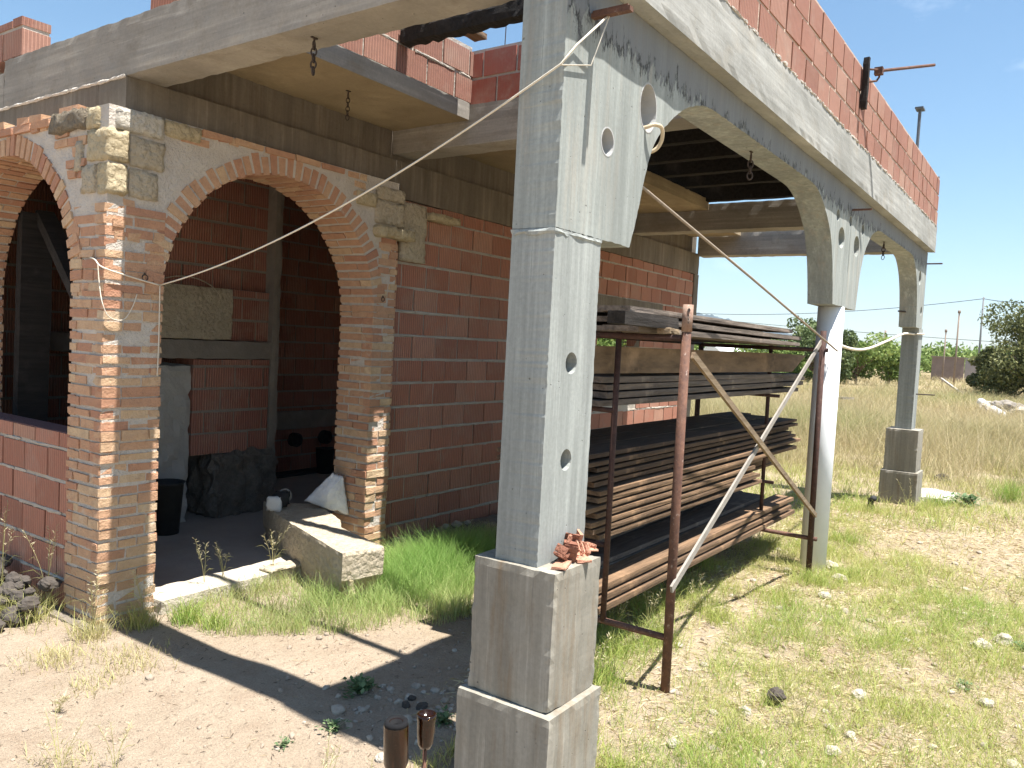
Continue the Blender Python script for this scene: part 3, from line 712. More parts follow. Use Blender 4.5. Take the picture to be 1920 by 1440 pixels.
# bottom bars
for k in range(3):
    plank(1.12 + R(-.05, .1), 4.9 + R(-.06, .06), .40 + k * .012, .17, .318 + k * .05, .034, 'brown plank in the three-high front stack on the bottom bars', g4, PLANK, dz=R(0, .02), tone=R(.6, 1))
for k in range(5):
    for i in range(2):
        plank(1.18 + R(-.02, .1), 4.6 + R(-.1, .1), .60 + i * .215, .21, .318 + k * .036, .03, 'dark flat plank lying behind the front stack on the bottom bars', g4, PLANK_G, tone=R(0, .4))
plank(1.6, 4.3, .78, .2, .505, .03, 'dark plank on top of the flat planks at the bottom of the scaffold', g4, PLANK_G, tone=.2, rz=.02)

# ------------------------------------------------------------------ chains, ropes
def chain(x, y, z, n, label, L=.036, r=.0042, ring_last=False):
    t = thing('chain', label, 'chain', (x, y, z), 'chains hanging from the porch')
    b = MB(); b.tube([(0, 0, .0), (0, 0, -.02)], .005); b.box(-.018, .018, -.006, .006, -.004, .001); b.build('hook', IRON, t, True)
    zc = -.018 - L * .5
    for i in range(n):
        b = MB(); a = i * math.pi / 2 + .5
        torus(b, (0, 0, zc), L * .5, r, (math.cos(a) * .62, math.sin(a) * .62, 0), (0, 0, 1), 16, 6, .5, .72, 1.05)
        b.build('chain_link', IRON, t, True); zc -= L * .82
    if ring_last:
        b = MB(); torus(b, (0, 0, zc - .002), .024, .003, (.7, .7, 0), (0, 0, 1), 18, 6); b.build('ring', IRON, t, True)
    return t
chain(.115, 1.47, 3.118, 5, 'rusty chain hanging from the concrete beam above the lit sand', .036, .0045)
chain(1.29, 2.50, 3.343, 6, 'thin rusty chain hanging from the porch ceiling in front of the brick arch', .034, .003)
chain(2.285, .10, 2.943, 4, 'heavy chain hanging under the middle of the first concrete arch', .042, .005)
chain(6.40, .10, 2.948, 3, 'short chain with a ring hanging under the second concrete arch', .046, .005, True)

b = MB()
b.tube(smooth_path([(-.125, 3.0, 2.09), (-.134, 2.93, 2.075), (-.135, 2.84, 2.03), (.04, 2.832, 1.99), (.19, 2.825, 1.962)], 4), .0042, 6)
b.tube(sag((.19, 2.825, 1.962), (-.030, -.006, 2.725), .10, 36) + [Vector((.06, -.012, 2.82)), Vector((.185, -.06, 2.955))], .0042, 6)
b.tube([(.19, -.07, 2.97), (.168, -.012, 2.78), (-.028, -.008, 2.722)], .003, 6)
b.tube(smooth_path([(.192, 2.826, 1.96), (.196, 2.83, 1.8), (.20, 2.835, 1.6), (.198, 2.838, 1.43)], 4), .0034, 6)
b.tube(smooth_path([(-.135, 2.90, 2.06), (-.137, 2.87, 1.93), (-.138, 2.83, 1.83), (-.10, 2.826, 1.76), (-.02, 2.83, 1.75), (.03, 2.83, 1.82), (.06, 2.835, 1.90)], 5), .0028, 6)
b.build('rope', ROPE, None, True, origin=(.19, 2.825, 1.43), label='thin pale rope strung from the brick corner pier up to the near concrete pillar', category='rope')
b = MB(); b.tube([(.70, .10, 2.50), (2.3, .06, 2.20), (4.33, .0, 1.80)], .0075, 8)
b.build('brown_cord', CORD, None, True, origin=(4.33, 0, 1.8), label='thick brown cord stretched from the first arch down to the white column', category='cord')
b = MB(); b.tube(smooth_path([(.655, .10, 2.665), (.665, .0, 2.675), (.69, -.03, 2.69), (.735, -.045, 2.685), (.77, -.03, 2.64), (.762, 0.0, 2.60), (.72, .06, 2.58)], 5), .0085, 8)
b.build('rope_loop', m_mottled('tan rope', (.50, .40, .27), (.58, .48, .34), 40, .004), None, True, origin=(.66, 0, 2.58), label='short tan rope loop threaded through the big oval hole of the first concrete arch', category='rope')
b = MB(); b.tube(smooth_path([(4.53, .06, 1.86), (5.2, .06, 1.83), (5.9, .07, 1.855), (6.9, .08, 1.96), (7.9, .09, 2.07), (8.38, .05, 2.085)], 6), .013, 8); b.tube([(8.38, .05, 2.085), (8.385, -.012, 2.09), (8.70, -.012, 2.10), (8.70, .12, 2.1)], .01, 7)
b.build('white_rope', ROPE, None, True, origin=(6.4, .06, 1.85), label='sagging white rope tied between the white column and the far pillar', category='rope')

# ------------------------------------------------------------------ clamp and post on the parapet
cl = thing('formwork_clamp', 'formwork clamp with a wooden board and long steel bar fixed on the parapet top', 'clamp', (4.15, -.09, 3.68))
b = MB(); b.rough(4.125, 4.175, -.125, -.08, 3.66, 4.05, .05, .006, .004, .2); b.build('board', BLACKW, cl, origin=(4.15, -.09, 3.68))
b = MB(); b.tube([(4.17, -.12, 3.965), (4.32, -.16, 4.0), (4.34, -.16, 3.95), (4.3, -.15, 3.91), (4.17, -.12, 3.87)], .008, 8); b.build('bracket', RUST, cl, True, origin=(4.15, -.09, 3.68))
b = MB(); b.tube([(4.30, -.16, 3.985), (4.96, -.45, 4.19)], .012, 8); b.box(4.29, 4.34, -.19, -.13, 3.96, 4.015); b.build('steel_bar', RUST, cl, origin=(4.15, -.09, 3.68))
b = MB(); b.tube([(8.3, .165, 3.4), (8.3, .165, 4.78)], .018, 8); b.box(8.22, 8.38, .12, .21, 4.78, 4.80)
b.build('prop_post', m_rust('grey steel prop', (.12, .14, .16), (.09, .10, .12), (.2, .2, .2)), None, origin=(8.3, .165, 3.4), label='thin steel prop with a head plate sticking up behind the far end of the parapet', category='steel prop')
b = MB(); b.box(8.604, 8.63, -.06, .0, 3.5, 4.03, .5, .003); part(b, 'corner_board', POLE)

# ------------------------------------------------------------------ things by the arch
bench_top = [(1.03, 2.10), (1.34, 2.04), (1.50, 2.62), (1.66, 2.80), (1.90, 3.32), (1.66, 3.70), (1.47, 3.34), (1.24, 2.72)]
mb = MB()
def prism(top, z0, z1, spread, seed):
    n = len(top); lv = []
    cx = sum(p[0] for p in top) / n; cy = sum(p[1] for p in top) / n
    loop = resample(top, .06, .006, True, seed); m = len(loop); vs = []
    for z, s in ((z0, spread), ((z0 + z1) / 2, 1.0 - .01), (z1 - .02, 1.0), (z1, .985)):
        for (x, y) in loop:
            w = .012 * mnoise.noise(Vector((x * 9, y * 9, z * 9 + seed)))
            vs.append((cx + (x - cx) * s + w, cy + (y - cy) * s + w, z + (.006 * mnoise.noise(Vector((x * 14, y * 14, seed))) if z > z0 else 0)))
    fs = [(i * m + k, i * m + (k + 1) % m, (i + 1) * m + (k + 1) % m, (i + 1) * m + k) for i in range(3) for k in range(m)]
    tris = geometry.tessellate_polygon([[Vector((vs[3 * m + k][0], vs[3 * m + k][1], 0)) for k in range(m)]])
    fs += [tuple(3 * m + i for i in t) for t in tris]
    return vs, fs
vs, fs = prism(bench_top, .0, .355, .80, 3); mb.add(vs, fs)
bench = mb.build('stone_block', CUTST, None, origin=(1.4, 2.8, 0), label='long pale cut stone block lying across the threshold under the main brick arch', category='stone block')
b = MB(); b.rough(1.09, 1.15, 2.09, 2.13, .05, .35, .03, .02, .01); b.build('fluted_edge', SAND, bench, origin=(1.4, 2.8, 0))
# work lamp with pale lens, white sack
lamp = thing('work_lamp', 'black work lamp with a pale lens lying on the cut stone block', 'lamp', (1.62, 3.32, .36))
Ml = Matrix.Translation((1.55, 3.38, .425)) @ Matrix.Rotation(math.radians(25), 4, 'Z') @ Matrix.Rotation(math.radians(-8), 4, 'Y')
b = MB(); b.rough(-.09, -.055, -.06, .06, -.06, .055, .02, .02, .002, .5, Ml); b.build('lens', LENS, lamp, True, origin=(1.62, 3.32, .36))
b = MB(); b.rough(-.054, .10, -.055, .055, -.062, .05, .03, .02, .006, .5, Ml); b.build('body', DARKP, lamp, True, origin=(1.62, 3.32, .36))
b = MB(); torus(b, Ml @ Vector((.115, 0, 0)), .05, .008, Ml.to_3x3() @ Vector((0, 1, 0)), Ml.to_3x3() @ Vector((.25, 0, 1)), 18, 6); b.build('handle', GALV, lamp, True, origin=(1.62, 3.32, .36))
mb = MB(); Ms = Matrix.Translation((1.84, 3.15, .375)) @ Matrix.Rotation(math.radians(-50), 4, 'Z') @ Matrix.Rotation(math.radians(16), 4, 'Y')
gv = []; N = 12
for i in range(N + 1):
    for j in range(N + 1):
        u = i / N - .5; w = j / N
        bul = math.sin(math.pi * (i / N)) * math.sin(math.pi * min(1, j / N * .9 + .1))
        for sgn in (-1, 1): gv.append(Ms @ Vector((u * (.36 - .27 * w), sgn * (.015 + .055 * bul) + .02 * mnoise.noise(Vector((u * 9, w * 9, sgn))), w * .27 - .01 + .012 * mnoise.noise(Vector((u * 6, w * 6, 4))))))
ix = lambda i, j, s_: (i * (N + 1) + j) * 2 + s_
fs = []
for i in range(N):
    for j in range(N):
        fs.append((ix(i, j, 0), ix(i + 1, j, 0), ix(i + 1, j + 1, 0), ix(i, j + 1, 0))); fs.append((ix(i, j, 1), ix(i, j + 1, 1), ix(i + 1, j + 1, 1), ix(i + 1, j, 1)))
for i in range(N):
    fs.append((ix(i, 0, 0), ix(i, 0, 1), ix(i + 1, 0, 1), ix(i + 1, 0, 0))); fs.append((ix(i, N, 0), ix(i + 1, N, 0), ix(i + 1, N, 1), ix(i, N, 1)))
    fs.append((ix(0, i, 0), ix(0, i + 1, 0), ix(0, i + 1, 1), ix(0, i, 1))); fs.append((ix(N, i, 0), ix(N, i, 1), ix(N, i + 1, 1), ix(N, i + 1, 0)))
mb.add(gv, fs); mb.build('sack', SACKM, None, True, origin=(1.86, 3.12, .37), label='white cement sack leaning against the jamb behind the stone block', category='sack')
# bucket and pipes in the room
b = MB(); b.lathe([(.085, 0), (.115, .30), (.12, .30), (.105, .29), (.08, .02)], 18, .5, Matrix.Translation((4.1, 5.7, .05))); b.build('bucket', DARKP, None, True, origin=(4.1, 5.7, .05), label='black bucket by the back wall between the two duct pipes', category='bucket')
b = MB(); b.lathe([(.10, 0), (.13, .42), (.14, .42), (.125, .40), (.09, .02)], 18, .5, Matrix.Translation((1.22, 4.35, .05))); b.build('bin', DARKP, None, True, origin=(1.22, 4.35, .05), label='tall black bin in the dark room beside the corner pier', category='bin')
for k, (y, z) in enumerate(((5.86, .075), (5.74, .07))):
    b = MB(); b.tube([(2.6, y, z), (3.6, y + R(-.03, .03), z), (5.1, y + .03, z)], .022, 8); b.build('floor_pipe', DARKP, None, True, origin=(2.6, y, .05), label='dark pipe lying along the foot of the back wall', category='pipe', group='pipes on the room floor')

# bottles on rebar stakes
def bottle(x, y, ztop, H, r, label, broken=False):
    t = thing('bottle_stake', label, 'bottle', (x, y, 0))
    b = MB(); b.tube([(0, 0, -.1), (0, 0, ztop - .02)], .006, 8); b.build('stake', RUST, t, True)
    b = MB()
    pr = [(.012, -H), (.0135, -H + .02), (.0135, -H + .07), (r * .6, -H + .11), (r, -H + .15), (r, -.012), (r * .92, -.001), (r * .55, .0), (r * .2, -.02)]
    if broken: pr = [(r * .55, -.10), (r * .8, -.085), (r * .92, -.05), (r * .95, -.02), (r, -.012), (r * 1.02, .0), (r * .8, .004), (r * .7, -.03), (r * .4, -.035)]
    b.lathe([(q, z + ztop) for q, z in pr], 22); b.build('glass', AMBER, t, True)
    if not broken:
        b = MB(); b.lathe([(r * .99, ztop - .012), (r * .94, ztop + .001), (r * .6, ztop + .002), (r * .3, ztop - .012)], 22); b.build('base', m_mottled('bottle base', (.004, .004, .005), (.010, .010, .011), 20, .004), t, True)
    return t
bt = bottle(-.77, -.068, .655, .27, .035, 'amber glass bottle upside down on a stake at the foot of the near pillar'); bt.rotation_euler = (.0, -.05, 0)
bottle(-.715, -.105, .655, .15, .028, 'broken amber bottle end capping the stake beside the whole bottle', True)

# brick shards on the near plinth
def shard(x, y, z, sx, sy, sz, rot, label, m=SHARD, wall=True):
    Mx = Matrix.Translation((x, y, z)) @ Matrix.Rotation(rot[2], 4, 'Z') @ Matrix.Rotation(rot[1], 4, 'Y') @ Matrix.Rotation(rot[0], 4, 'X')
    b = MB(); b.rough(-sx / 2, sx / 2, -sy / 2, sy / 2, 0, sz, .012, .003, .0012, R(.2, .9), Mx, R(0, 99))
    if wall:
        for k in range(3): b.rough(-sx / 2 + k * sx / 2.6, -sx / 2 + k * sx / 2.6 + .008, -sy / 2, sy / 2, sz, sz + R(.012, .035), .012, .004, .0015, R(0, .5), Mx, k)
    b.build('brick_shard', m, None, origin=(x, y, z), label=label, category='brick shard', group='brick shards on the plinth')
shard(.085, -.055, .917, .13, .055, .011, (0, 0, .35), 'flat red shard at the lit front corner of the near plinth', SHARD, False)
shard(.21, -.06, .917, .10, .06, .012, (0, 0, .9), 'flat red shard overhanging the plinth edge beside the corner shard', SHARD, False)
shard(.12, -.03, .93, .09, .05, .012, (.3, .5, .2), 'ribbed shard with broken cells lying over the corner shard', SHARD_D)
shard(.19, -.02, .93, .11, .055, .05, (.15, -.35, .5), 'hollow brick corner tipped against the shaft, dark inside', SHARD_D)
shard(.235, -.035, .935, .08, .05, .014, (.8, .3, -.3), 'crumpled shard in the middle of the heap on the plinth', SHARD)
shard(.19, -.012, .95, .05, .012, .06, (.2, .2, .1), 'upright pale shard leaning on the pillar shaft', SHARD, False)
shard(.30, -.03, .93, .10, .06, .012, (0, .15, -.2), 'flat shard at the scaffold end of the plinth', SHARD)
shard(.28, -.0, .95, .05, .014, .06, (.1, -.3, .9), 'pointed shard standing at the scaffold end of the heap', SHARD, False)

# ------------------------------------------------------------------ stones
def rock_mesh(r, seed, flat=.65):
    vs = []; fs = []; n, m = 12, 8
    for i in range(m + 1):
        for k in range(n):
            th = math.pi * i / m; ph = 2 * math.pi * k / n
            d = Vector((math.sin(th) * math.cos(ph), math.sin(th) * math.sin(ph), math.cos(th)))
            s = r * (1 + .30 * mnoise.noise(d * 1.3 + Vector((seed * 3.1, 0, 0))) + .16 * mnoise.noise(d * 2.6 + Vector((0, seed, 0))))
            vs.append((d.x * s, d.y * s * .8, d.z * s * flat))
    fs = [(i * n + k, (i + 1) * n + k, (i + 1) * n + (k + 1) % n, i * n + (k + 1) % n) for i in range(m) for k in range(n)]
    return vs, fs
def rock(x, y, r, m, label, group, z=None, flat=.65, name='stone'):
    mb = MB(); vs, fs = rock_mesh(r, R(0, 99), flat); a = R(0, 6.3)
    z = float(ground_h(x, y)) + r * .25 if z is None else z
    mb.add([(x + v[0] * math.cos(a) - v[1] * math.sin(a), y + v[0] * math.sin(a) + v[1] * math.cos(a), z + v[2]) for v in vs], fs)
    return mb.build(name, m, None, origin=(x, y, z - r * .25), label=label, category='stone', group=group)
for i in range(64):
    y = 3.15 + R(0, 1.3); x = -.17 - abs(random.gauss(0, .2)); r = R(.03, .06)
    rock(x, y, r, RUBBLE, 'dark rubble stone in the heap at the foot of the left brick wall', 'rubble heap by the left wall', z=.02 + max(0, .17 - .5 * abs(x + .17)) * R(.2, 1.1), flat=.75)
for x, y, r, l in ((1.94, -.78, .045, 'pale stone in the thin grass in front of the scaffold'), (3.53, -.22, .05, 'pale stone below the scaffold on the column side'), (3.38, -1.33, .07, 'long pale stone at the right edge of the yard'),
                   (3.17, -1.23, .06, 'flat pale stone in front of the long pale stone'), (1.35, -.38, .035, 'white stone in the grass right of the near pillar foot'), (1.25, -.81, .04, 'rounded pale stone at the lower edge of the grass'),
                   (.80, -.25, .035, 'pale stone just right of the near plinth'), (4.21, -.17, .06, 'white stone at the foot of the white column'), (4.56, -.03, .07, 'broken concrete lump behind the foot of the white column'), (1.46, -.84, .03, 'small white stone beside the rounded pale stone'),
                   (2.33, -1.32, .04, 'pale stone in the dry grass of the yard'), (2.95, -.84, .03, 'small stone in the middle of the yard'), (-.10, .64, .028, 'small pale stone on the sand at the edge of the shade'),
                   (.37, .9, .022, 'small brown stone in the shade of the porch'), (.30, .87, .026, 'round brown stone in the shade of the porch'), (.33, .80, .03, 'flat brown stone in the shade beside the plinth'),
                   (3.05, 2.80, .045, 'pale stone on the ledge at the foot of the red wall'), (2.92, 2.82, .035, 'small stone at the grass side of the wall ledge'), (3.85, 2.78, .05, 'dark stone on the wall ledge behind the near pillar'), (3.18, 2.78, .03, 'round stone on the ledge by the wall foot')):
    rock(x, y, r, ROCK_P if 'brown' not in l and 'dark' not in l else ROCK, l, None, z=.1 if y > 2.5 else None)
mb = MB(); mb.rough(8.75, 9.6, -.45, .05, -.05, .06, .1, .03, .02); mb.build('slab', SAND_W, None, origin=(9.2, -.2, 0), label='sunlit pale concrete slab on the ground right of the far pillar', category='slab')
mb = MB(); vs, fs = rock_mesh(.055, 4.); mb.add([(1.55 + v[0], -.47 + v[1], .05 + v[2] * .9) for v in vs], fs); mb.build('tar_lump', ROCK, None, origin=(1.55, -.47, .02), label='dark crumpled lump in the grass in front of the scaffold', category='lump')
mb = MB(); mb.tube([(7.55, .25, 0), (7.53, .24, .12), (7.47, .2, .155)], .035, 10); mb.build('drain_pipe', DARKP, None, True, origin=(7.55, .25, 0), label='black bent pipe stub at the foot of the far pillar', category='pipe')
# pebbles and crumbs: beyond counting
def tri_mesh(name, V, F, tone, m, **props):
    me = bpy.data.meshes.new(name); me.vertices.add(len(V)); me.vertices.foreach_set('co', V.astype(np.float32).ravel())
    me.loops.add(F.size); me.loops.foreach_set('vertex_index', F.astype(np.int32).ravel())
    me.polygons.add(len(F)); me.polygons.foreach_set('loop_start', np.arange(len(F), dtype=np.int32) * 3); me.polygons.foreach_set('loop_total', np.full(len(F), 3, dtype=np.int32))
    a = me.attributes.new('tone', 'FLOAT', 'POINT'); a.data.foreach_set('value', tone.astype(np.float32))
    me.materials.append(m); me.update(calc_edges=True); me.validate()
    return link(name, me, props.pop('parent', None), props.pop('loc', None), **props)
def scatter_rocks(name, P, r, m, **props):
    vs, fs = rock_mesh(1., 5.); base = np.array(vs); T = []
    for f in fs: T += [(f[0], f[1], f[2]), (f[0], f[2], f[3])]
    T = np.array(T); n = len(P); a = rng.uniform(0, 6.28, n); c, s = np.cos(a), np.sin(a)
    st = rng.uniform(.6, 1.3, (n, 3))
    B = base[None] * st[:, None, :]
    V = np.stack([B[..., 0] * c[:, None] - B[..., 1] * s[:, None], B[..., 0] * s[:, None] + B[..., 1] * c[:, None], B[..., 2]], -1) * r[:, None, None] + P[:, None, :]
    F = (T[None] + (np.arange(n) * len(base))[:, None, None]).reshape(-1, 3)
    tri_mesh(name, V.reshape(-1, 3), F, np.repeat(rng.uniform(0, 1, n), len(base)), m, **props)
n = 9000
px = rng.uniform(-2.2, 9, n) ; py = rng.uniform(-2.2, 2.75, n)
keep = ~((px > -.1) & (px < .38) & (py > -.15) & (py < .32)); keep &= (px > .5) | (rng.uniform(0, 1, n) < .3); px, py = px[keep], py[keep]
pr = rng.gamma(1.6, .0035, len(px)).clip(.002, .022)
scatter_rocks('pebbles', np.stack([px, py, ground_h(px, py) + pr * .2], 1), pr, PEB, kind='stuff', label='loose pebbles and crumbs strewn over the sandy yard')

n = 450; px = np.concatenate([rng.uniform(.4, 8, n), rng.normal(.28, .22, 120)]); py = np.concatenate([rng.uniform(-2.4, .7, n), rng.normal(.85, .2, 120)])
k = ~((px > -.1) & (px < .38) & (py > -.15) & (py < .32)); px, py = px[k], py[k]; pr = rng.gamma(2.2, .0065, len(px)).clip(.006, .034)
scatter_rocks('gravel', np.stack([px, py, ground_h(px, py) + pr * .15], 1), pr, m_mottled('gravel', (.25, .20, .155), (.45, .40, .33), 12, .01), kind='stuff', label='coarse gravel and crumbs of mortar among the grass')
# ------------------------------------------------------------------ grass
def vnoise(x, y, s, seed):
    x = np.asarray(x) / s + seed * 17.3; y = np.asarray(y) / s - seed * 9.1
    i, j = np.floor(x).astype(int), np.floor(y).astype(int); u, v = x - i, y - j; u = u * u * (3 - 2 * u); v = v * v * (3 - 2 * v)
    h = lambda a, b: (np.sin(a * 127.1 + b * 311.7 + seed) * 43758.5453) % 1
    return (h(i, j) * (1 - u) + h(i + 1, j) * u) * (1 - v) + (h(i, j + 1) * (1 - u) + h(i + 1, j + 1) * u) * v
def fbm(x, y, s, seed): return .55 * vnoise(x, y, s, seed) + .3 * vnoise(x, y, s / 2.3, seed + 1) + .15 * vnoise(x, y, s / 5, seed + 2)
def blades(name, x, y, h, w, tone, m, lean=.5, label=None, z=None):
    n = len(x); z0 = ground_h(x, y) - .01 if z is None else z
    a = rng.uniform(0, 2 * np.pi, n); b = rng.uniform(0, 2 * np.pi, n); L = h * rng.uniform(.1, lean, n) * 1.6
    dx, dy = np.cos(a) * w / 2, np.sin(a) * w / 2; lx, ly = np.cos(b) * L, np.sin(b) * L
    V = np.empty((n, 5, 3))
    V[:, 0] = np.stack([x - dx, y - dy, z0], 1); V[:, 1] = np.stack([x + dx, y + dy, z0], 1)
    V[:, 2] = np.stack([x - dx * .75 + lx * .35, y - dy * .75 + ly * .35, z0 + h * .55], 1); V[:, 3] = np.stack([x + dx * .75 + lx * .35, y + dy * .75 + ly * .35, z0 + h * .55], 1)
    V[:, 4] = np.stack([x + lx, y + ly, z0 + h * rng.uniform(.75, 1., n)], 1)
    T = np.array([(0, 1, 3), (0, 3, 2), (2, 3, 4)])
    F = (T[None] + (np.arange(n) * 5)[:, None, None]).reshape(-1, 3)
    tri_mesh(name, V.reshape(-1, 3), F, np.repeat(np.clip(tone, 0, 1), 5), m, kind='stuff', label=label)
def solid(x, y):
    """where building parts or pads keep grass off"""
    return ((x > -.06) & (x < .34) & (y > -.13) & (y < .31)) | ((x > -.15) & (x < .25) & (y > 2.83)) | ((x > .2) & (x < 8.4) & (y > 2.86)) | ((x > 8.26) & (x < 8.73) & (y > -.13) & (y < .31)) | (np.hypot(x - 4.43, y - .095) < .11) | ((x > 8.75) & (x < 9.6) & (y > -.45) & (y < .05))
def inpoly(x, y, P):
    c = np.zeros(len(x), bool); j = len(P) - 1
    for i in range(len(P)):
        (xi, yi), (xj, yj) = P[i], P[j]
        c ^= ((yi > y) != (yj > y)) & (x < (xj - xi) * (y - yi) / (yj - yi + 1e-12) + xi); j = i
    return c
# lush patch in the porch
P = [(.25, 2.35), (.7, 1.75), (1.25, 1.45), (2.2, 1.35), (3.6, 1.5), (4.2, 2.0), (4.2, 2.72), (.25, 2.82)]
x = rng.uniform(.2, 4.3, 120000); y = rng.uniform(1.3, 2.84, 120000)
d = fbm(x, y, .35, 3); core_ = np.exp(-((x - 2.1) ** 2 / .9 + (y - 2.15) ** 2 / .16))
k = inpoly(x, y, P) & ~solid(x, y) & (rng.uniform(0, 1, len(x)) < np.clip(core_ * 1.2 + (d - .40) * 2.0, .06, 1) * .62) & ~inpoly(x, y, bench_top)
x, y, c_, d = x[k], y[k], core_[k], d[k]
blades('porch_grass', x, y, (.06 + .17 * c_ + .08 * d) * rng.uniform(.45, 1.5, len(x)), rng.uniform(.0022, .0045, len(x)), .28 + .75 * c_ + rng.normal(0, .14, len(x)), GRASS_G, .55, 'bright green grass growing in the sunlit porch before the red wall')
# short cover of the yard to the right
def yard(n, x0, x1, y0, y1, dens, seed):
    x = rng.uniform(x0, x1, n); y = rng.uniform(y0, y1, n); d = fbm(x, y, .55, seed); d2 = fbm(x, y, 1.7, seed + 5)
    edge = np.clip((x - .25 - .35 * (y - 0)) * 1.4, 0, 1)
    p = np.clip((d - .40) * 3.0 + (d2 - .5) * 3.0 + .62 - .28 * np.clip((-y - .6) * .8, 0, 1) * np.clip((x - 1.2), 0, 1), .03, 1) * dens * edge
    cl = vnoise(x, y, .11, seed + 31); p = p * np.clip((cl - .18) * 2.2, .06, 1)
    bare = np.exp(-((y - .12 - .05 * (x - 2)) ** 2 / .02)) * ((x > 1.2) & (x < 4)) + np.exp(-((x - 1.05) ** 2 / .05 + (y + .02) ** 2 / .03)) + np.exp(-((x - 6.2) ** 2 / 2.5 + (y + 1.2) ** 2 / .25))
    p = p * np.clip(1 - 1.1 * bare, .05, 1)
    k = (rng.uniform(0, 1, n) < p) & ~solid(x, y); return x[k], y[k], d[k], d2[k]
x, y, d, d2 = yard(250000, .2, 6.5, -2.6, .75, .85, 9)
blades('yard_grass', x, y, (.022 + .055 * d + .06 * np.clip(d2 - .45, 0, 1)) * rng.gamma(3., .36, len(x)).clip(.3, 3.), rng.uniform(.0014, .0032, len(x)), .20 + .9 * (d2 - .3) + .5 * (d - .4) + rng.normal(0, .2, len(x)), GRASS_Y, .9, 'short yellow green grass thinly covering the stony yard')
x, y, d, d2 = yard(150000, 4.2, 14, -4, 3, .8, 14)
blades('yard_grass', x, y, (.035 + .07 * d + .07 * np.clip(d2 - .4, 0, 1)) * rng.gamma(3., .36, len(x)).clip(.3, 3.), rng.uniform(.003, .007, len(x)), .16 + .9 * (d2 - .32) + .6 * (d - .4) + rng.normal(0, .2, len(x)), GRASS_Y, .8, 'patchy grass between the white column and the far pillar')
def litter(name, x, y, L, w, m, label):
    n = len(x); z = ground_h(x, y); a = rng.uniform(0, 6.28, n); t = rng.uniform(-.25, .35, n)
    dx, dy, dz = np.cos(a) * L, np.sin(a) * L, np.abs(np.sin(t)) * L; ux, uy = -np.sin(a) * w, np.cos(a) * w
    V = np.stack([np.stack([x - ux, y - uy, z + .003], 1), np.stack([x + ux, y + uy, z + .003], 1), np.stack([x + dx * .6 + ux, y + dy * .6 + uy, z + dz * .7 + .005], 1), np.stack([x + dx, y + dy, z + dz * .6 + .003], 1)], 1)
    F = (np.array([(0, 1, 2), (0, 2, 3)])[None] + (np.arange(n) * 4)[:, None, None]).reshape(-1, 3)
    tri_mesh(name, V.reshape(-1, 3), F, np.repeat(rng.uniform(0, 1, n), 4), m, kind='stuff', label=label)
n = 60000; x = rng.uniform(.1, 8.5, n); y = rng.uniform(-2.8, .9, n); k = (rng.uniform(0, 1, n) < np.clip((x - .2) * 1.5, 0, 1) * (.25 + .75 * fbm(x, y, .8, 41))) & ~solid(x, y); x, y = x[k], y[k]
litter('straw_litter', x, y, rng.uniform(.02, .085, len(x)), rng.uniform(.0008, .002, len(x)), m_leaf('straw', (.30, .21, .12), (.50, .41, .24), (.62, .54, .36), .2), 'dry straw litter lying over the yard')
n = 5000; x = rng.uniform(-1.8, 2.5, n); y = rng.uniform(-.6, 2.8, n); k = ~solid(x, y) & (rng.uniform(0, 1, n) < fbm(x, y, .6, 47)); x, y = x[k], y[k]
litter('twig_litter', x, y, rng.uniform(.008, .035, len(x)), rng.uniform(.0008, .0022, len(x)), m_leaf('dead twig', (.05, .04, .03), (.16, .11, .07), (.34, .26, .16), .1), 'dead twigs and leaf crumbs on the sand')
# tufts under the scaffold and at the pillar feet
cx, cy, ct, ch = [], [], [], []
for (tx, ty, rad, nb, hh, tn) in [(.55, .12, .14, 380, .13, .75), (.75, .35, .2, 500, .12, .7), (1.15, .38, .2, 600, .13, .75), (1.5, .45, .2, 420, .13, .7), (1.85, .3, .18, 350, .12, .65), (2.5, .2, .2, 400, .1, .6), (3.9, -.05, .22, 500, .11, .7), (4.35, -.2, .2, 420, .1, .7),
                                  (3.3, .1, .3, 500, .08, .6), (3.7, .9, .4, 900, .12, .75), (5.0, .2, .3, 700, .12, .6), (5.6, .1, .3, 600, .12, .7), (.06, 2.72, .12, 300, .14, .35), (-.2, 2.75, .15, 260, .13, .12), (.28, 2.6, .12, 320, .14, .85), (.36, 2.42, .12, 240, .12, .8),
                                  (.12, -.22, .1, 200, .06, .4), (.42, -.05, .08, 200, .09, .3), (.45, -.15, .1, 260, .08, .6), (-.25, 2.3, .3, 420, .06, .05), (-.45, 2.6, .25, 320, .07, .05), (-.5, 2.15, .2, 200, .05, .05), (-.9, 1.6, .2, 160, .05, .1), (-.3, 3.3, .3, 420, .16, .35), (-.45, 3.7, .3, 420, .17, .3), (-.1, 3.35, .12, 260, .2, .3),
                                  (-.03, .45, .1, 90, .06, .3), (.1, .42, .1, 120, .07, .4), (7.4, .2, .4, 500, .13, .5), (8.1, -.25, .25, 300, .12, .6), (8.6, -.3, .3, 260, .2, .9), (9.7, -1.0, .25, 420, .3, .9), (2.8, -1.3, .3, 300, .08, .6), (1.9, -1.0, .3, 350, .07, .6), (1.05, -.45, .2, 300, .06, .65), (.75, -.5, .2, 320, .07, .6)]:
    a = rng.uniform(0, 6.28, nb); r_ = rad * np.sqrt(rng.uniform(0, 1, nb)) * rng.uniform(.3, 1, nb)
    cx.append(tx + r_ * np.cos(a)); cy.append(ty + r_ * np.sin(a)); ct.append(np.full(nb, tn) + rng.normal(0, .18, nb)); ch.append(np.full(nb, hh) * rng.uniform(.4, 1.4, nb))
cx, cy, ct, ch = map(np.concatenate, (cx, cy, ct, ch)); k = ~solid(cx, cy)
